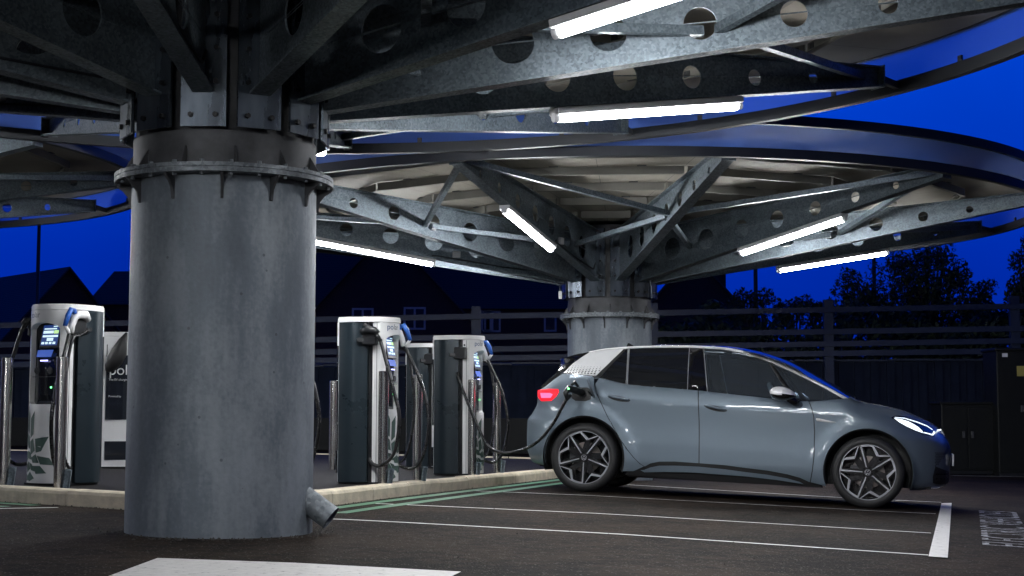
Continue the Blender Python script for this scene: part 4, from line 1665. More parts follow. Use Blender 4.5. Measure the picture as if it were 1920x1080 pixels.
# cabin: seats, steering wheel, dashboard
def seat(x, y):
    st_ = MB()
    st_.bevbox(x - .22, x + .28, y - .25, y + .25, .42, .62, .06)
    Ms = Matrix.Translation((x - .22, y, .58)) @ Matrix.Rotation(radians(-18), 4, 'Y')
    st_.bevbox(-.07, .07, -.25, .25, 0, .60, .06, Ms)
    st_.bevbox(-.05, .05, -.13, .13, .62, .80, .045, Ms)
    st_.build('seat', M['seat'], car, True, 50)
seat(1.35, -.38); seat(1.35, .38)
rs_ = MB()
Ms = Matrix.Translation((.35, 0, .55)) @ Matrix.Rotation(radians(-20), 4, 'Y')
rs_.bevbox(-.08, .08, -.62, .62, 0, .58, .06, Ms)
rs_.bevbox(0.3, .85, -.62, .62, .40, .58, .06)
rs_.build('rear_bench', M['seat'], car, True, 50)
sw = MB()
Msw = Matrix.Translation((1.83, -.38, 1.0)) @ Matrix.Rotation(radians(64), 4, 'Y')
sw.tube([Msw @ Vector((.18 * cos(2 * pi * k / 28), .18 * sin(2 * pi * k / 28), 0)) for k in range(29)], .020, 10, False)
sw.bar(Msw @ Vector((0, -.17, 0)), Msw @ Vector((0, .17, 0)), .03, .02)
sw.build('steering_wheel', M['pale_trim'], car, True, 50)
dh = MB()
dh.bevbox(1.98, 2.5, -.72, .72, .80, .985, .05)
dh.build('dashboard', M['car_matte'], car, True, 50)

# ================================================================== CHARGERS
CH = 1.40
def plan_poly(xf, xb, wf, bow_f, bow_b, side_bow=0.0, n=10):
    """closed plan outline, front bulging to +x, back bulging to -x"""
    P = []
    for k in range(n + 1):
        y = -wf + 2 * wf * k / n
        P.append((xf - bow_f * (y / wf) ** 2, y))
    for k in range(1, n):
        t = k / n
        x = (xf - bow_f) + ((xb + bow_b) - (xf - bow_f)) * t
        P.append((x, wf + side_bow * sin(pi * t)))
    for k in range(n + 1):
        y = wf - 2 * wf * k / n
        P.append((xb + bow_b * (y / wf) ** 2, y))
    for k in range(1, n):
        t = k / n
        x = (xb + bow_b) + ((xf - bow_f) - (xb + bow_b)) * t
        P.append((x, -wf - side_bow * sin(pi * t)))
    return P

def front_x(y, xf=.25, bow=.085, w=.20):
    return xf - bow * (y / w) ** 2

LEAF = [  # petals of the printed leaf: (y, z) tips, cut by curved veins
    ((-.155, .10), (-.175, .30), (-.150, .60)),
]

def make_charger(loc, ang, label, front_detail=True, near_gun=True, far_gun=True):
    root = empty('rapid_charger', loc, radians(ang))
    tag(root, label, 'car charger', 'rapid chargers on the island')
    root.scale = (1.045, 1.045, 1.045)
    # graphite flanks
    P = [(.105, -.195)] + [(.10 - .30 * k / 14, -.195 - .028 * sin(pi * k / 14) ** .8) for k in range(15)]
    P += [(-.20, .195)] + [(-.20 + .30 * k / 14, .195 + .028 * sin(pi * k / 14) ** .8) for k in range(15)] + [(.105, .195)]
    # recess strip near the front is narrower
    flank = [(.055, -.206)] + [(.043 - .243 * k / 12, -.200 - .046 * sin(pi * (k + 1) / 14)) for k in range(13)] + [(-.205, -.19), (-.205, .19)] + [(-.20 + .243 * k / 12, .200 + .046 * sin(pi * (13 - k) / 14)) for k in range(13)] + [(.055, .206)]
    MB().prism(flank, .02, CH - .045).build('flank', M['ch_dark'], root, True, 30)
    MB().prism([(.057, -.178), (.15, -.178), (.15, .178), (.057, .178)], .02, CH - .05).build('side_recess', M['ch_black'], root)
    # white front shell with an opening
    hole = []
    zt_, zb_, yw = 1.255, .625, .155
    hole = [(-yw, zb_ + .03)] + [(-yw + .05 - .05 * cos(a), zb_ + .03 - .03 * sin(a)) for a in [pi / 2 * j / 4 for j in range(1, 5)]]
    hole += [(yw - .05 + .05 * sin(a), zb_ + .03 - .03 * cos(a)) for a in [pi / 2 * j / 4 for j in range(0, 5)]]
    hole += [(yw, zt_ - .05)] + [(yw * cos(a), zt_ - .05 + .05 * sin(a)) for a in [pi * j / 12 for j in range(1, 12)]] + [(-yw, zt_ - .05)]
    outer = densify([(-.20, .02), (.20, .02), (.20, CH - .045), (-.20, CH - .045)], .05)
    grid = [(-.18 + .03 * i, .05 + .06 * j) for i in range(13) for j in range(24)]
    v2, tr = cdt(outer, [hole], grid, .012)
    sh = MB()
    sh.add([(front_x(y), y, z) for y, z in v2], tr)
    for s2 in (-1, 1):
        sh.box(.098, .1645, s2 * .20 if s2 < 0 else .188, s2 * .188 if s2 < 0 else .20, .02, CH - .045)
    nH = len(hole)
    sh.add([(front_x(y), y, z) for y, z in hole] + [(front_x(y) - .06, y * .97, z) for y, z in hole], [(i, (i + 1) % nH, nH + (i + 1) % nH, nH + i) for i in range(nH)])
    so = sh.build('front_shell', M['ch_white'], root, True, 35)
    # thin seam and bolt on the side return
    sm_ = MB()
    for s2 in (-1, 1):
        sm_.box(.134, .138, s2 * .2012 - .001, s2 * .2012 + .001, .02, CH - .05)
        sm_.lathe([(0, .004), (.010, .004), (.011, 0)], 10, Matrix.Translation((.115, s2 * .2005, CH - .10)) @ Matrix.Rotation(-s2 * pi / 2, 4, 'X'))
    sm_.build('seam', M['dark_steel'], so)
    # recess behind the opening
    rc = MB()
    hp2, ht = cdt(hole, [], [(-.1 + .05 * i, .7 + .1 * j) for i in range(5) for j in range(6)], .01)
    def rx(y, z):
        if z > 1.10: return .135
        if z > .95: return .135 + (1.10 - z) * .45
        return .2025 - .045 * (y / .155) ** 2 - .006
    rc.add([(rx(y, z), y * .99, z) for y, z in hp2], ht)
    rco = rc.build('display_recess', M['ch_gloss'], root)
    bez_ = MB()
    Msn = Matrix.Translation((.168, .025, 1.155)) @ Matrix.Rotation(radians(-12), 4, 'Y')
    bez_.bevbox(-.012, .004, -.105, .105, -.10, .10, .004, Msn)
    bezo = bez_.build('screen_bezel', M['ch_black'], root)
    sc_ = MB()
    sc_.add([Msn @ Vector(p) for p in ((.0055, -.09, -.078), (.0055, .09, -.078), (.0055, .09, .085), (.0055, -.09, .085))], [(0, 1, 2, 3)])
    sc_.build('screen', M['screen'], bezo)
    tx = MB()
    for (y0, y1, z0, z1) in ((.02, .085, .070, .078), (-.075, .06, .050, .060), (-.08, .03, .018, .040), (-.08, .085, -.012, .004), (-.03, .04, -.042, -.018), (-.08, -.05, -.068, -.050), (-.04, -.012, -.068, -.050), (.0, .028, -.068, -.050), (.04, .07, -.068, -.050)):
        tx.add([Msn @ Vector(p) for p in ((.007, y0, z0), (.007, y1, z0), (.007, y1, z1), (.007, y0, z1))], [(0, 1, 2, 3)])
    tx.build('screen_text', M['screen_white'], bezo)
    gx_ = MB()
    gx_.add([Msn @ Vector(p) for p in ((.007, .035, .016), (.007, .085, .016), (.007, .085, .042), (.007, .035, .042))], [(0, 1, 2, 3)])
    gx_.build('screen_icon', M['screen_green'], bezo)
    rd = MB()
    rd.add([(.192, -.085, 1.045), (.192, .085, 1.045), (.212, .08, .99), (.212, -.08, .99)], [(0, 1, 2, 3)])
    rd.build('reader_glow', M['led_blue'], root)
    MB().box(.205, .2085, -.04, .04, .957, .967).build('reader_light', M['led_violet'], root)
    sk = MB()
    for y in (-.08, .06):
        sk.lathe([(.018, 0), (.026, 0), (.026, .012), (.0, .012)], 16, Matrix.Translation((.193, y, .885)) @ Matrix.Rotation(pi / 2, 4, 'Y'))
    sk.box(.196, .20, -.13, .13, .835, .839)
    sk.build('socket', M['dark_steel'], root)
    MB().lathe([(0, .006), (.006, .004), (.008, 0)], 12, Matrix.Translation((.195, .07, .755)) @ Matrix.Rotation(pi / 2, 4, 'Y')).build('status_light', M['led_green'], root)
    # logo
    My = Matrix.Rotation(pi / 2, 4, 'Z') @ Matrix.Rotation(pi / 2, 4, 'X')
    for (t_, y0, mt) in (('po', -.150, M['logo_blue']), ('lar', -.078, M['logo_grey'])):
        lo = text_mesh('logo', t_, .066, mt, so, Matrix.Translation((0, y0, 1.296)) @ My, 0.0)
        for v in lo.data.vertices:
            v.co.x = front_x(v.co.y) + .003
    # printed leaf: kite shaped cells in fans
    lf = MB()
    cells = [
        [(-.186, .53), (-.170, .50), (-.166, .40), (-.188, .36)], [(-.188, .34), (-.166, .375), (-.164, .29), (-.188, .25)],
        [(-.155, .56), (-.128, .49), (-.130, .36), (-.156, .385)], [(-.156, .365), (-.130, .34), (-.120, .26), (-.152, .27)],
        [(-.115, .47), (-.070, .52), (-.078, .36), (-.118, .33)], [(-.118, .31), (-.080, .335), (-.060, .25), (-.108, .215)],
        [(-.188, .23), (-.155, .25), (-.135, .20), (-.185, .165)], [(-.150, .245), (-.112, .235), (-.085, .185), (-.130, .19)],
        [(-.060, .33), (.045, .345), (-.005, .245), (-.050, .235)], [(-.100, .20), (-.050, .225), (-.020, .165), (-.080, .165)],
        [(-.040, .215), (.050, .20), (.080, .150), (-.010, .155)], [(-.186, .145), (-.140, .175), (-.105, .125), (-.165, .095)],
        [(-.130, .170), (-.088, .155), (-.050, .105), (-.098, .115)], [(-.080, .145), (-.010, .145), (.035, .095), (-.045, .090)],
        [(-.184, .085), (-.160, .080), (-.130, .045), (-.184, .04)], [(-.155, .075), (-.110, .105), (-.060, .06), (-.125, .035)],
    ]
    for c_ in cells:
        P_ = densify([(y * 1.22 + .045, z * 1.12 - .01) for y, z in c_], .03)
        vv, tt = cdt(P_, (), (), 0)
        lf.add([(front_x(y) + .0025, y, z) for y, z in vv], tt)
    lf.build('leaf_print', M['leaf_print'], so)
    # white back shell with deep upper lip and notch
    bk = MB()
    for (z0, z1, xo) in ((.02, .30, -.232), (.30, 1.16, -.226), (1.16, CH - .045, -.250)):
        bk.prism([(-.206, -.20), (-.206, .20)] + [(xo + .030 * abs(k / 5 - 1) ** 2.5, .20 - .40 * k / 10) for k in range(11)], z0 + .0005, z1)
    bk.build('back_shell', M['ch_white'], root, False)
    bp_ = MB()
    bp_.prism([(-.2, .178), (-.2315, .172), (-.2335, 0), (-.2315, -.172), (-.2, -.178)], .50, 1.27)
    bp_.prism([(-.2, .178), (-.2345, .172), (-.2345, -.172), (-.2, -.178)], .09, .28)
    bpo = bp_.build('back_panel', M['ch_gloss'], root)
    for (t_, sz, zz, mt) in (('polar', .15, .96, M['logo_white']), ('The EV charging network', .030, .90, M['logo_white']), ('Powered by', .026, .73, M['logo_white'])):
        text_mesh('panel_text', t_, sz, mt, bpo, Matrix.Translation((-.2350, .145, zz)) @ Matrix.Rotation(-pi / 2, 4, 'Z') @ Matrix.Rotation(pi / 2, 4, 'X'), .0005)
    # top cap
    cap = plan_poly(.262, -.262, .206, .105, .05, .042)
    tcap = MB()
    tcap.prism(cap, CH - .043, CH - .012)
    tcap.prism([(x * .985, y * .975) for x, y in cap], CH - .0118, CH)
    tcap.build('top_cap', M['ch_white'], root, True, 35)
    MB().prism([(.2, -.19), (.2, .19), (-.2, .19), (-.2, -.19)], .0, .02).build('plinth', M['ch_black'], root)
    # holsters
    for s2 in (-1, 1):
        ho = MB()
        ho.bevbox(.02, .145, s2 * .215 - .045, s2 * .215 + .045, 1.16, 1.28, .012)
        ho.bar((.06, s2 * .22, 1.20), (-.02, s2 * .262, 1.205), .05, .03)
        ho.build('holster', M['ch_black'], root, False)
    if near_gun:
        gun(root, -1, False)
    if far_gun:
        gun(root, 1, True)
    return root

def bezier_pts(P, n=10):
    """catmull-rom through points"""
    P = [Vector(p) for p in P]
    o = []
    for i in range(len(P) - 1):
        p0, p1, p2, p3 = P[max(i - 1, 0)], P[i], P[i + 1], P[min(i + 2, len(P) - 1)]
        for k in range(n):
            t = k / n
            o.append(.5 * ((2 * p1) + (p2 - p0) * t + (2 * p0 - 5 * p1 + 4 * p2 - p3) * t * t + (3 * p1 - p0 - 3 * p2 + p3) * t ** 3))
    o.append(P[-1])
    return o

def gun(root, s2, blue):
    y = s2 * .275
    par = empty('charging_connector', (0, 0, 0)); par.parent = root
    if blue:
        MB().tube([(.005, y - s2 * .03, 1.285), (.06, y, 1.318), (.13, y, 1.318), (.165, y, 1.29), (.19, y, 1.23), (.205, y, 1.17)], [.030, .036, .034, .027, .024, .027], 14).build('connector_body', M['ch_white'], par, True)
        MB().tube([(.165, y, 1.345), (.205, y, 1.35), (.235, y, 1.30), (.265, y, 1.22)], [.016, .022, .022, .016], 12).build('grip', M['plug_blue'], par, True)
        MB().tube([(.165, y, 1.318), (.175, y, 1.345)], [.018, .018], 10).build('grip_neck', M['plug_blue'], par, True)
        MB().tube([(.262, y, 1.225), (.225, y, 1.175), (.19, y, 1.19)], [.014, .018, .022], 10).build('grip_foot', M['ch_white'], par, True)
        MB().tube(bezier_pts([(.215, y, 1.175), (.245, y + s2 * .01, 1.10), (.30, y + s2 * .03, .98), (.375, y + s2 * .05, .78), (.42, y + s2 * .05, .52), (.38, y + s2 * .03, .24), (.29, y, .12), (.18, y - s2 * .06, .15), (.12, y - s2 * .09, .17)]), .0155, 10).build('cable', M['rubber'], par, True)
        MB().tube(bezier_pts([(.03, y, 1.20), (.12, y + s2 * .02, 1.16), (.22, y + s2 * .04, 1.12), (.27, y + s2 * .04, .90), (.29, y + s2 * .04, .60), (.24, y, .25), (.14, y - s2 * .05, .14), (.08, y - s2 * .09, .14)]), .0125, 10).build('cable', M['rubber'], par, True)
    else:
        MB().tube([(.02, y - s2 * .03, 1.275), (.08, y, 1.285), (.14, y, 1.28), (.17, y, 1.255)], [.030, .034, .032, .026], 14).build('connector_body', M['ch_black'], par, True)
        MB().tube([(.05, y, 1.33), (.10, y, 1.30), (.15, y, 1.25), (.20, y, 1.19)], [.014, .02, .018, .016], 12).build('grip', M['ch_black'], par, True)
        MB().tube(bezier_pts([(.05, y, 1.335), (.12, y, 1.285), (.19, y, 1.20), (.25, y + s2 * .01, 1.02), (.315, y + s2 * .03, .82), (.375, y + s2 * .03, .56), (.335, y + s2 * .02, .28), (.22, y, .165), (.12, y - s2 * .05, .17), (.07, y - s2 * .085, .215)]), .0155, 10).build('cable', M['rubber'], par, True)

def chz(x, y): return g(x, y) + .1
A = (-3.68, 12.5); Bc = (-1.263, 13.55); Cc = (-.557, 16.15)
make_charger((A[0], A[1], chz(*A)), -120, 'white and graphite charger at the left, facing left, with a blue-and-white connector on its flank')
make_charger((Bc[0], Bc[1], chz(*Bc)), -15.5, 'white and graphite charger just right of the thick column, black connector on its near side')
make_charger((Cc[0], Cc[1], chz(*Cc)), -15.5, 'white and graphite charger nearest the car, its cable running to the car', near_gun=False)
Dc = (-4.24, 16.6)
make_charger((Dc[0], Dc[1], chz(*Dc)), 105, 'white charger seen from behind beside the thick column, black panel with white lettering', near_gun=True, far_gun=False)
Ec = (-0.98, 18.1)
make_charger((Ec[0], Ec[1], chz(*Ec)), -15.5, 'charger mostly hidden behind the one right of the column, a dark strip showing', near_gun=False, far_gun=False)
Fc = (-1.95, 11.15)
make_charger((Fc[0], Fc[1], chz(*Fc)), -15.5, 'charger hidden behind the thick column with only its looping cable showing beside it')

# cable from the charger to the car
def carw(x, y, z):
    return car.matrix_world @ Vector((x, y, z))
bpy.context.view_layer.update()
pc = empty('charging_cable', (0, 0, 0))
tag(pc, 'black charging cable drooping from the charger to the port of the hatchback', 'cable')
ys_ = -half(-.055, .975)
chw = lambda x, y, z: Matrix.Translation((Cc[0], Cc[1], chz(*Cc))) @ Matrix.Rotation(radians(-15.5), 4, 'Z') @ (Vector((x, y, z)) * 1.045)
pts_ = [chw(.05, -.21, 1.02), chw(.065, -.25, .985), chw(.15, -.27, .78), chw(.27, -.29, .52), chw(.40, -.32, .30), chw(.55, -.36, .235)]
pts_ += [at(972, 846, 15.6), at(1005, 831, 15.45), at(1035, 798, 15.3), at(1058, 757, 15.2), at(1068, 740, 15.18)]
MB().tube(bezier_pts(pts_), .016, 12).build('cable', M['rubber'], pc, True)
h0 = carw(-.055, ys_ - .02, .985)
h1 = at(1066, 728, 15.17)
MB().tube([h0, (h0 + h1) / 2 + Vector((0, 0, .005)), h1, at(1061, 737, 15.14), at(1064, 748, 15.15), at(1070, 741, 15.18)], [.034, .036, .032, .030, .024, .018], 14).build('plug', M['ch_black'], pc, True)
ld = at(1066.5, 728.5, 15.12)
MB().lathe([(0, .009), (.007, .006), (.010, 0)], 12, Matrix.Translation(ld) @ Matrix.Rotation(pi / 2, 4, 'X')).build('plug_light', M['led_green'], pc)
MB().tube([at(1072, 722, 15.19), at(1078, 716, 15.2), at(1084, 724, 15.24)], [.014, .02, .014], 8).build('latch', M['ch_black'], pc, True)

# bollards
def bollard(x, y, h, label, foot=True, r=.045):
    e = empty('bollard', (x, y, chz(x, y)))
    tag(e, label, 'bollard', 'stainless bollards by the chargers')
    if not BOL:
        MB().lathe([(0, 1.0), (r - .004, 1.0), (r, .996), (r, -.05)], 32).build('post', M['stainless'], e, True, 40)
        f_ = MB()
        f_.bar((.055, -.01, .0), (.075, .0, .145), .05, .012, (0, 1, 0))
        f_.bar((.055, -.05, .0), (.07, -.03, .135), .012, .04)
        f_.bar((.055, .05, .0), (.07, .03, .135), .012, .04)
        f_.build('foot_bracket', M['steel'], e)
        BOL.append(e)
        e.scale = (1, 1, h)
    else:
        for ch in children(BOL[0]):
            c_ = ch.copy(); C.objects.link(c_); c_.parent = e
        e.scale = (1, 1, h)
    return e
BOL = []
for (px, pyb, hh, lb) in ((112, 918, 1.02, 'stainless bollard in front of the left charger, catching a gold streak'),
                          (8, 913, 1.02, 'stainless bollard cut by the left edge of the frame'),
                          (719, 910, .985, 'stainless bollard in front of the charger right of the column, brightly striped'),
                          (783, 904.5, .985, 'stainless bollard between the middle charger and the one nearest the car, cables looping in front'),
                          (624.5, 881.5, .985, 'stainless bollard just right of the thick column, beyond the charger'),
                          (886, 893, 1.0, 'stainless bollard at the near corner of the charger closest to the car'),
                          (932.5, 888, 1.0, 'stainless bollard closest to the tail of the car')):
    p = gnd(px, pyb, .1)
    bollard(p.x, p.y, hh, lb)

# ================================================================== BACKGROUND
# retaining wall with ribbed face and post-and-rail fence on it
FY = 32.0
rw = empty('retaining_wall', (0, FY, 0))
tag(rw, 'dark ribbed retaining wall beyond the car park, below the rails', 'wall')
b = MB()
x = -24.0
while x < 30:
    b.box(x, x + .17, .3, .42, -1.6, 1.75 + .021 * x * .5)
    b.box(x + .17, x + .34, .36, .42, -1.6, 1.75 + .021 * x * .5)
    x += .34
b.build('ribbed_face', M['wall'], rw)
b = MB()
for k in range(27):
    b.box(-24 + 2 * k + .003, -22 + 2 * k - .003, .25, .55, 1.76 + .021 * (-23 + 2 * k) * .5, 1.80 + .021 * (-23 + 2 * k) * .5)
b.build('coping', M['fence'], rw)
b = MB()
b.box(-24, 30, -.02, .24, -1.6, .62)
b.build('plinth', M['cabinet'], rw)
fe = empty('post_and_rail_fence', (0, FY, 0))
tag(fe, 'long grey post-and-rail fence running behind the chargers and the car', 'fence')
for (ya, yb2) in ((600, 579), (638, 620), (661, 643), (677, 661)):
    pa, pb = at(600, ya, FY), at(1555, yb2, FY)
    d = (pb - pa) / (pb.x - pa.x)
    p0, p1 = pa + d * (-24 - pa.x), pa + d * (30 - pa.x)
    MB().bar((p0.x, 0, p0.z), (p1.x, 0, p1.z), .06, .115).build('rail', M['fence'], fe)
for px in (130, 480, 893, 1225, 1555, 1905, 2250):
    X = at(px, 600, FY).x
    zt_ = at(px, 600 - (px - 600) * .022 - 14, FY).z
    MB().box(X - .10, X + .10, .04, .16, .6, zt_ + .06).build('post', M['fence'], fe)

# houses beyond
def window(par, p0, w, h, nx, M_):
    """p0 = lower-left on the wall in local coords, facing -y"""
    f = MB()
    x0, z0 = p0
    t = .09
    f.box(x0, x0 + w, -.06, .02, z0, z0 + t, M_); f.box(x0, x0 + w, -.06, .02, z0 + h - t, z0 + h, M_)
    f.box(x0, x0 + t, -.06, .02, z0 + t, z0 + h - t, M_); f.box(x0 + w - t, x0 + w, -.06, .02, z0 + t, z0 + h - t, M_)
    for k in range(1, nx):
        xx = x0 + w * k / nx
        f.box(xx - t / 2, xx + t / 2, -.055, .02, z0 + t, z0 + h - t, M_)
    fo2 = f.build('window', M['frame_white'], par)
    MB().box(x0 + .03, x0 + w - .03, -.02, -.01, z0 + .03, z0 + h - .03, M_).build('pane', M['pane'], fo2)

def gable_house(loc, rz, W_, D_, he, hr, label, wins=()):
    """gable end faces local -y; ridge runs along +y"""
    h = empty('brick_house', loc, rz)
    tag(h, label, 'house', 'brick houses beyond the fence')
    b = MB()
    P = [(-W_ / 2, 0), (W_ / 2, 0), (W_ / 2, he), (0, hr), (-W_ / 2, he)]
    b.prism(P, -D_, 0, Matrix.Rotation(pi / 2, 4, 'X'))
    b.build('wall', M['house_brick'], h)
    r = MB()
    ov = .3
    sl = (hr - he) / (W_ / 2)
    for s2 in (-1, 1):
        r.add([(0, -ov, hr + .12), (s2 * (W_ / 2 + ov), -ov, he - ov * sl + .12), (s2 * (W_ / 2 + ov), D_ + ov, he - ov * sl + .12), (0, D_ + ov, hr + .12),
               (0, -ov, hr + .01), (s2 * (W_ / 2 + ov), -ov, he - ov * sl + .01), (s2 * (W_ / 2 + ov), D_ + ov, he - ov * sl + .01), (0, D_ + ov, hr + .01)],
              [(0, 1, 2, 3), (4, 7, 6, 5), (0, 4, 5, 1), (1, 5, 6, 2), (2, 6, 7, 3)])
    ro2 = r.build('roof', M['house_tile'], h)
    for (x0, z0, w, hh, nx) in wins:
        window(h, (x0, z0), w, hh, nx, Matrix.Identity(4))
    return h, ro2

HY = 70.0
ap = at(126, 503, HY)
h1, r1_ = gable_house((ap.x, ap.y, 0), radians(42), 8.2, 16, ap.z - 4.6, ap.z - .12, 'brick house with a dark gable end seen above the left charger')
sky_l = MB()
sk_ = MB().box(-.35, .35, -.5, .5, 0, .08, Matrix.Translation((-1.75, 3.0, ap.z - 2.05)) @ Matrix.Rotation(radians(-48), 4, 'Y'))
sk_.build('roof_window', M['pane'], r1_)
pr, pe = at(214, 511, HY + 8), at(160, 573, HY + 4)
h2 = empty('brick_house', (pr.x, HY + 4, 0))
tag(h2, 'brick house with a sloping hipped roof between the left house and the thick column', 'house', 'brick houses beyond the fence')
dx_, ze_, zr_ = pe.x - pr.x, pe.z, pr.z
MB().box(dx_ + .3, 11, .3, 7.7, 0, ze_).build('wall', M['house_brick'], h2)
MB().add([(dx_, 0, ze_), (11.3, 0, ze_), (11.3, 8, ze_), (dx_, 8, ze_), (0, 4, zr_), (11.3, 4, zr_ + .1)],
         [(0, 1, 5, 4), (2, 3, 4, 5), (3, 0, 4), (1, 2, 5), (0, 3, 2, 1)]).build('roof', M['house_tile'], h2)
ap = at(728, 436, HY)
zw = at(728, 619, HY).z
xw0, xw1 = at(660, 600, HY).x - ap.x, at(757, 600, HY).x - ap.x
h3, _ = gable_house((ap.x, ap.y, 0), 0, 10.4, 9, ap.z - 5.6, ap.z, 'broad brick gable house with two white-framed windows behind the middle charger',
                    [(xw0, zw - .05, 1.0, 1.05, 2), (xw1, zw, 1.02, 1.05, 2), (xw0, zw - 2.9, 1.0, 1.2, 2)])
ap2 = at(920, 480, HY + 5.5)
xl, xr_ = at(520, 505, HY + 1.5).x, at(1225, 505, HY + 1.5).x
h4 = empty('terraced_house', ((xl + xr_) / 2, HY + 1.5, 0))
tag(h4, 'low dark terrace with a long roof facing the car park, left of the far column', 'house')
Wd = xr_ - xl
ze = at(920, 578, HY + 1.5).z
b = MB().box(-Wd / 2, Wd / 2, 0, 8, 0, ze).build('wall', M['house_brick'], h4)
MB().add([(-Wd / 2 - .2, -.3, ze - .05), (Wd / 2 + .2, -.3, ze - .05), (Wd / 2 + .2, 4, ap2.z + .3), (-Wd / 2 - .2, 4, ap2.z + .3), (-Wd / 2 - .2, 8.3, ze - .05), (Wd / 2 + .2, 8.3, ze - .05)],
         [(0, 1, 2, 3), (3, 2, 5, 4)]).build('roof', M['house_tile'], h4)
cx_ = (xl + xr_) / 2
for (px, py, w, hh, nx) in ((886, 622, .9, 1.0, 2), (908, 623, .78, 1.0, 2), (1020, 622, .6, .9, 1), (1160, 622, .8, 1.0, 2)):
    p = at(px, py, HY + 1.5)
    window(h4, (p.x - cx_, p.z), w, hh, nx, Matrix.Identity(4))
ap = at(1300, 478, HY - 4)
h5, _ = gable_house((ap.x, ap.y, 0), radians(-6), 7.6, 10, ap.z - 4.3, ap.z, 'near-black gable house rising right of the far column head, behind the roof of the car')
MB().box(.9, 1.5, 3, 3.6, ap.z - 1.6, ap.z - .25).build('chimney', M['house_brick'], h5)

# lamp posts
for (px, ytop, Y, lb) in ((73, 430, 58, 'slim lamp post standing against the sky left of the thick column'),
                          (1416, 480, 52, 'slim lamp post against the blue sky right of the far canopy column'),
                          (1638, 470, 54, 'slim lamp post half lost in the big dark tree')):
    p = at(px, ytop, Y)
    e = empty('lamp_post', (p.x, p.y, -1.0))
    tag(e, lb, 'lamp post', 'lamp posts beyond the fence')
    MB().tube([(0, 0, 0), (0, 0, 3), (0, 0, p.z + 2.2)], [.11, .09, .06], 10).build('pole', M['pole'], e, True)
    MB().tube([(0, 0, p.z + 2.1), (0, -.3, p.z + 2.25), (0, -.8, p.z + 2.28)], [.05, .045, .06], 8).build('lantern', M['pole'], e, True)

# electrical cabinets at the right
def cabinet(px0, px1, pyt, Y, dep, label, doors=2, sticker=False):
    p0, p1 = at(px0, pyt, Y), at(px1, pyt, Y)
    w = p1.x - p0.x
    zg = g(p0.x, Y)
    h = p0.z - zg
    e = empty('equipment_cabinet', (p0.x, Y, zg))
    tag(e, label, 'cabinet', 'equipment cabinets at the right')
    MB().bevbox(0, w, 0, dep, .06, h - .05, .012).build('cabinet_body', M['cabinet'], e)
    MB().bevbox(-.03, w + .03, -.03, dep + .03, h - .049, h, .012).build('cabinet_lid', M['cabinet'], e)
    MB().box(.02, w - .02, .02, dep - .02, 0, .06).build('plinth', M['ch_black'], e)
    for k in range(doors):
        d = MB()
        d.bevbox(w * k / doors + .015, w * (k + 1) / doors - .008, -.014, -.001, .10, h - .10, .004)
        do = d.build('cabinet_door', M['cabinet'], e)
        xh = w * (k + 1) / doors - .08 if k % 2 == 0 else w * k / doors + .08
        MB().bevbox(xh - .025, xh + .025, -.05, -.015, h * .5, h * .5 + .12, .006).build('handle', M['dark_steel'], do)
    if sticker:
        MB().box(.36, .52, -.018, -.0145, h * .78, h * .86).build('sticker', plain('faded_yellow_sticker', (.35, .30, .08), .6), e)
        MB().box(.10, .20, -.018, -.0145, h * .93, h * .96).build('plate', M['silver'], e)
cabinet(1868, 1975, 650, 27.5, .8, 'tall black equipment cabinet at the right edge with a yellow sticker', 2, True)
cabinet(1765, 1862, 751, 27.8, .7, 'low wide black cabinet just beyond the nose of the car', 2)

# trees and bushes
def leaf_crown(centres, n, size, mat_name, parent, seed, name='crown'):
    r = random.Random(seed)
    b = MB()
    tot = sum(c[3] ** 2 for c in centres)
    for (cx, cy2, cz, rad) in centres:
        for _ in range(int(n * rad * rad / tot)):
            while True:
                v = Vector((r.uniform(-1, 1), r.uniform(-1, 1), r.uniform(-1, 1)))
                if v.length <= 1 and r.random() < .25 + .75 * v.length ** 2: break
            p = Vector((cx, cy2, cz)) + v * rad
            s = size * r.uniform(.5, 1.3)
            a, c_ = Vector((r.gauss(0, 1), r.gauss(0, 1), r.gauss(0, 1))).normalized(), Vector((r.gauss(0, 1), r.gauss(0, 1), r.gauss(0, 1))).normalized()
            b.add([p - a * s, p + c_ * s * .45, p + a * s, p - c_ * s * .45], [(0, 1, 2, 3)])
    o = bpy.data.meshes.new(name)
    o.from_pydata(b.v, [], b.f)
    o.materials.append(M[mat_name])
    return link(name, o, parent)

def tree(px, pyb, Y, blobs, n, size, label, mat_name='leaf_a', seed=1, cat='tree', name='broadleaf_tree', group='trees and bushes beyond the fence', trunk=True):
    base = at(px, pyb, Y)
    e = empty(name, (base.x, Y, g(base.x, Y)))
    tag(e, label, cat, group)
    r = random.Random(seed)
    cs = []
    for (bx, by, br) in blobs:
        p = at(bx, by, Y)
        rad = br * Y / F
        for _ in range(5):
            o = Vector((r.gauss(0, .38), r.gauss(0, .5), r.gauss(0, .34))) * rad
            cs.append((p.x - base.x + o.x, o.y, p.z - g(base.x, Y) + o.z, rad * r.uniform(.45, .8)))
    leaf_crown(cs, n, size, mat_name, e, seed)
    if trunk:
        t = MB()
        tz = max(c[2] for c in cs) * .8
        t.tube([(0, 0, -.2), (.05, 0, tz * .35), (-.05, .05, tz * .7), (0, 0, tz)], [.2, .15, .09, .03], 8)
        for c in cs[::2]:
            z0 = tz * r.uniform(.25, .6)
            t.tube([(0, 0, z0), (c[0] * .5, c[1] * .5, (z0 + c[2]) / 2 + .1), (c[0], c[1], c[2] + c[3] * .5)], [.07, .045, .012], 6)
        t.build('trunk', M['bark'], e, True)
    return e

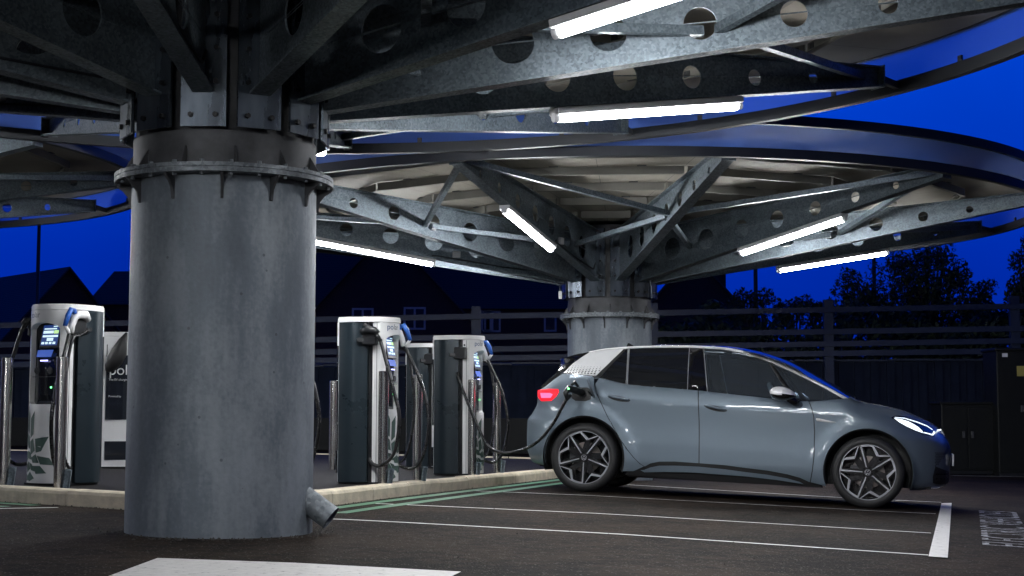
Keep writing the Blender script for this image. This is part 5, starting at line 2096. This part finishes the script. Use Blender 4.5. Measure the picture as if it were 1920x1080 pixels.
tree(1735, 700, 38, [(1720, 530, 62), (1690, 495, 36), (1650, 540, 48), (1790, 520, 36), (1765, 480, 30), (1740, 600, 75), (1660, 610, 60), (1810, 580, 50), (1820, 640, 55), (1620, 570, 34), (1845, 545, 32), (1735, 470, 22), (1600, 520, 22), (1700, 670, 70), (1790, 680, 60)], 22000, .062,
     'big dark broadleaf tree filling the right background above the car nose', seed=4)
tree(1925, 640, 36, [(1925, 500, 34), (1935, 540, 40), (1910, 560, 26), (1940, 460, 26), (1930, 600, 40)], 2600, .075, 'dark tree cut by the right edge of the frame', seed=9)
tree(1425, 600, 44, [(1400, 565, 26), (1435, 580, 26), (1460, 590, 20), (1385, 590, 24)], 2200, .07, 'round bush beside the lamp post behind the car', 'leaf_b', 5, 'bush', 'bush')
tree(1500, 600, 43, [(1490, 575, 26), (1520, 590, 26), (1540, 580, 20), (1470, 600, 20)], 2200, .07, 'ragged bush between the lamp post and the big tree', 'leaf_a', 6, 'bush', 'bush')
tree(1575, 600, 42, [(1560, 575, 26), (1585, 590, 30), (1600, 560, 22), (1620, 600, 30)], 2200, .07, 'leafy bush at the left foot of the big dark tree', 'leaf_b', 8, 'bush', 'bush')
tree(1880, 610, 41, [(1860, 580, 26), (1885, 600, 30), (1875, 620, 30)], 1800, .07, 'bush between the big tree and the right edge', 'leaf_a', 11, 'bush', 'bush')
# dark bank behind the wall
b = MB()
vs = []
for i in range(28):
    x = -27 + i * 2.2
    vs += [(x, FY + .6, 1.6 + .0105 * x), (x, FY + 9, 2.1), (x, FY + 34, 1.4)]
b.add(vs, [f for i in range(27) for f in ((3 * i, 3 * i + 3, 3 * i + 4, 3 * i + 1), (3 * i + 1, 3 * i + 4, 3 * i + 5, 3 * i + 2))])
tag(b.build('grass_bank', plain('dark_grass', (.03, .04, .018), .95, var=.4, scale=2)), kind='structure')

# black hood hanging over the connector of the charger seen from behind
hd = empty('connector_hood', at(222, 670, 16.2))
tag(hd, 'black hood draped over a connector between the left charger and the column', 'cover')
o_ = hd.location.copy()
MB().tube([at(238, 626, 16.2) - o_, at(231, 640, 16.2) - o_, at(224, 662, 16.2) - o_, at(215, 678, 16.2) - o_, at(206, 692, 16.2) - o_, at(201, 699, 16.2) - o_], [.012, .045, .085, .09, .06, .02], 16).build('hood_shell', M['car_matte'], hd, True)

# dense dark hedge behind the fence
b = MB()
r = random.Random(21)
for _ in range(15000):
    x = r.uniform(1.5, 16)
    top_ = 2.75 + .25 * sin(x * 1.7) + .2 * sin(x * 4.1 + 1) + .02 * x
    p = Vector((x, 35.5 + r.uniform(-.6, 1.2), 1.2 + (top_ - 1.2) * r.random() ** .8 + abs(r.gauss(0, .08))))
    s_ = .11 * r.uniform(.5, 1.3)
    a, c_ = Vector((r.gauss(0, 1), r.gauss(0, 1), r.gauss(0, 1))).normalized(), Vector((r.gauss(0, 1), r.gauss(0, 1), r.gauss(0, 1))).normalized()
    b.add([p - a * s_, p + c_ * s_ * .5, p + a * s_, p - c_ * s_ * .5], [(0, 1, 2, 3)])
me = bpy.data.meshes.new('hedge')
me.from_pydata(b.v, [], b.f)
me.materials.append(M['leaf_a'])
tag(link('hedge', me), 'dark overgrown hedge behind the rails on the right', 'hedge', kind='stuff')

# unseen brick terraces added behind and beside the camera to block blue sky
def block(loc, rz, W_, D_, he, label):
    h = empty('sky_block_building', loc, rz)
    tag(h, label, 'building', 'unseen buildings added to block sky light')
    MB().box(-W_ / 2, W_ / 2, 0, D_, -2, he).build('wall', M['house_brick'], h)
    MB().prism([(-.4, he), (D_ / 2, he + 3.2), (D_ + .4, he)], -W_ / 2 - .3, W_ / 2 + .3, Matrix(((0, 0, 1, 0), (1, 0, 0, 0), (0, 1, 0, 0), (0, 0, 0, 1)))).build('roof', M['house_tile'], h)
    n = int(W_ / 3)
    for k in range(n):
        for z in (1.0, 3.9):
            window(h, (-W_ / 2 + 1 + k * 3.0, z), 1.1, 1.3, 2, Matrix.Identity(4))
block((-3, -22, 0), pi, 56, 9, 6.5, 'unseen brick terrace added behind the camera to block sky light')
block((20, 4, 0), radians(-90), 40, 9, 6.0, 'unseen brick terrace added right of the frame to block sky light')
block((-26, 2, 0), radians(90), 40, 9, 6.0, 'unseen brick terrace added left of the frame to block sky light')

# unseen trees added right of the frame to keep blue sky off the car nose
b = MB()
r = random.Random(33)
for _ in range(5000):
    x = r.uniform(13.5, 40)
    h = 6.5 + 1.6 * sin(x * .9) + 1.1 * sin(x * 2.3 + 2)
    p = Vector((x, 37 + r.uniform(-1.5, 2.5) - (x - 13) * .25, -.5 + (h + .5) * r.random() ** .75 + abs(r.gauss(0, .2))))
    s_ = .42 * r.uniform(.5, 1.3)
    a, c_ = Vector((r.gauss(0, 1), r.gauss(0, 1), r.gauss(0, 1))).normalized(), Vector((r.gauss(0, 1), r.gauss(0, 1), r.gauss(0, 1))).normalized()
    b.add([p - a * s_, p + c_ * s_ * .5, p + a * s_, p - c_ * s_ * .5], [(0, 1, 2, 3)])
me = bpy.data.meshes.new('sky_block_trees')
me.from_pydata(b.v, [], b.f)
me.materials.append(M['leaf_a'])
tag(link('sky_block_trees', me), 'unseen belt of dark trees added right of the frame to block sky light', 'trees', kind='stuff')
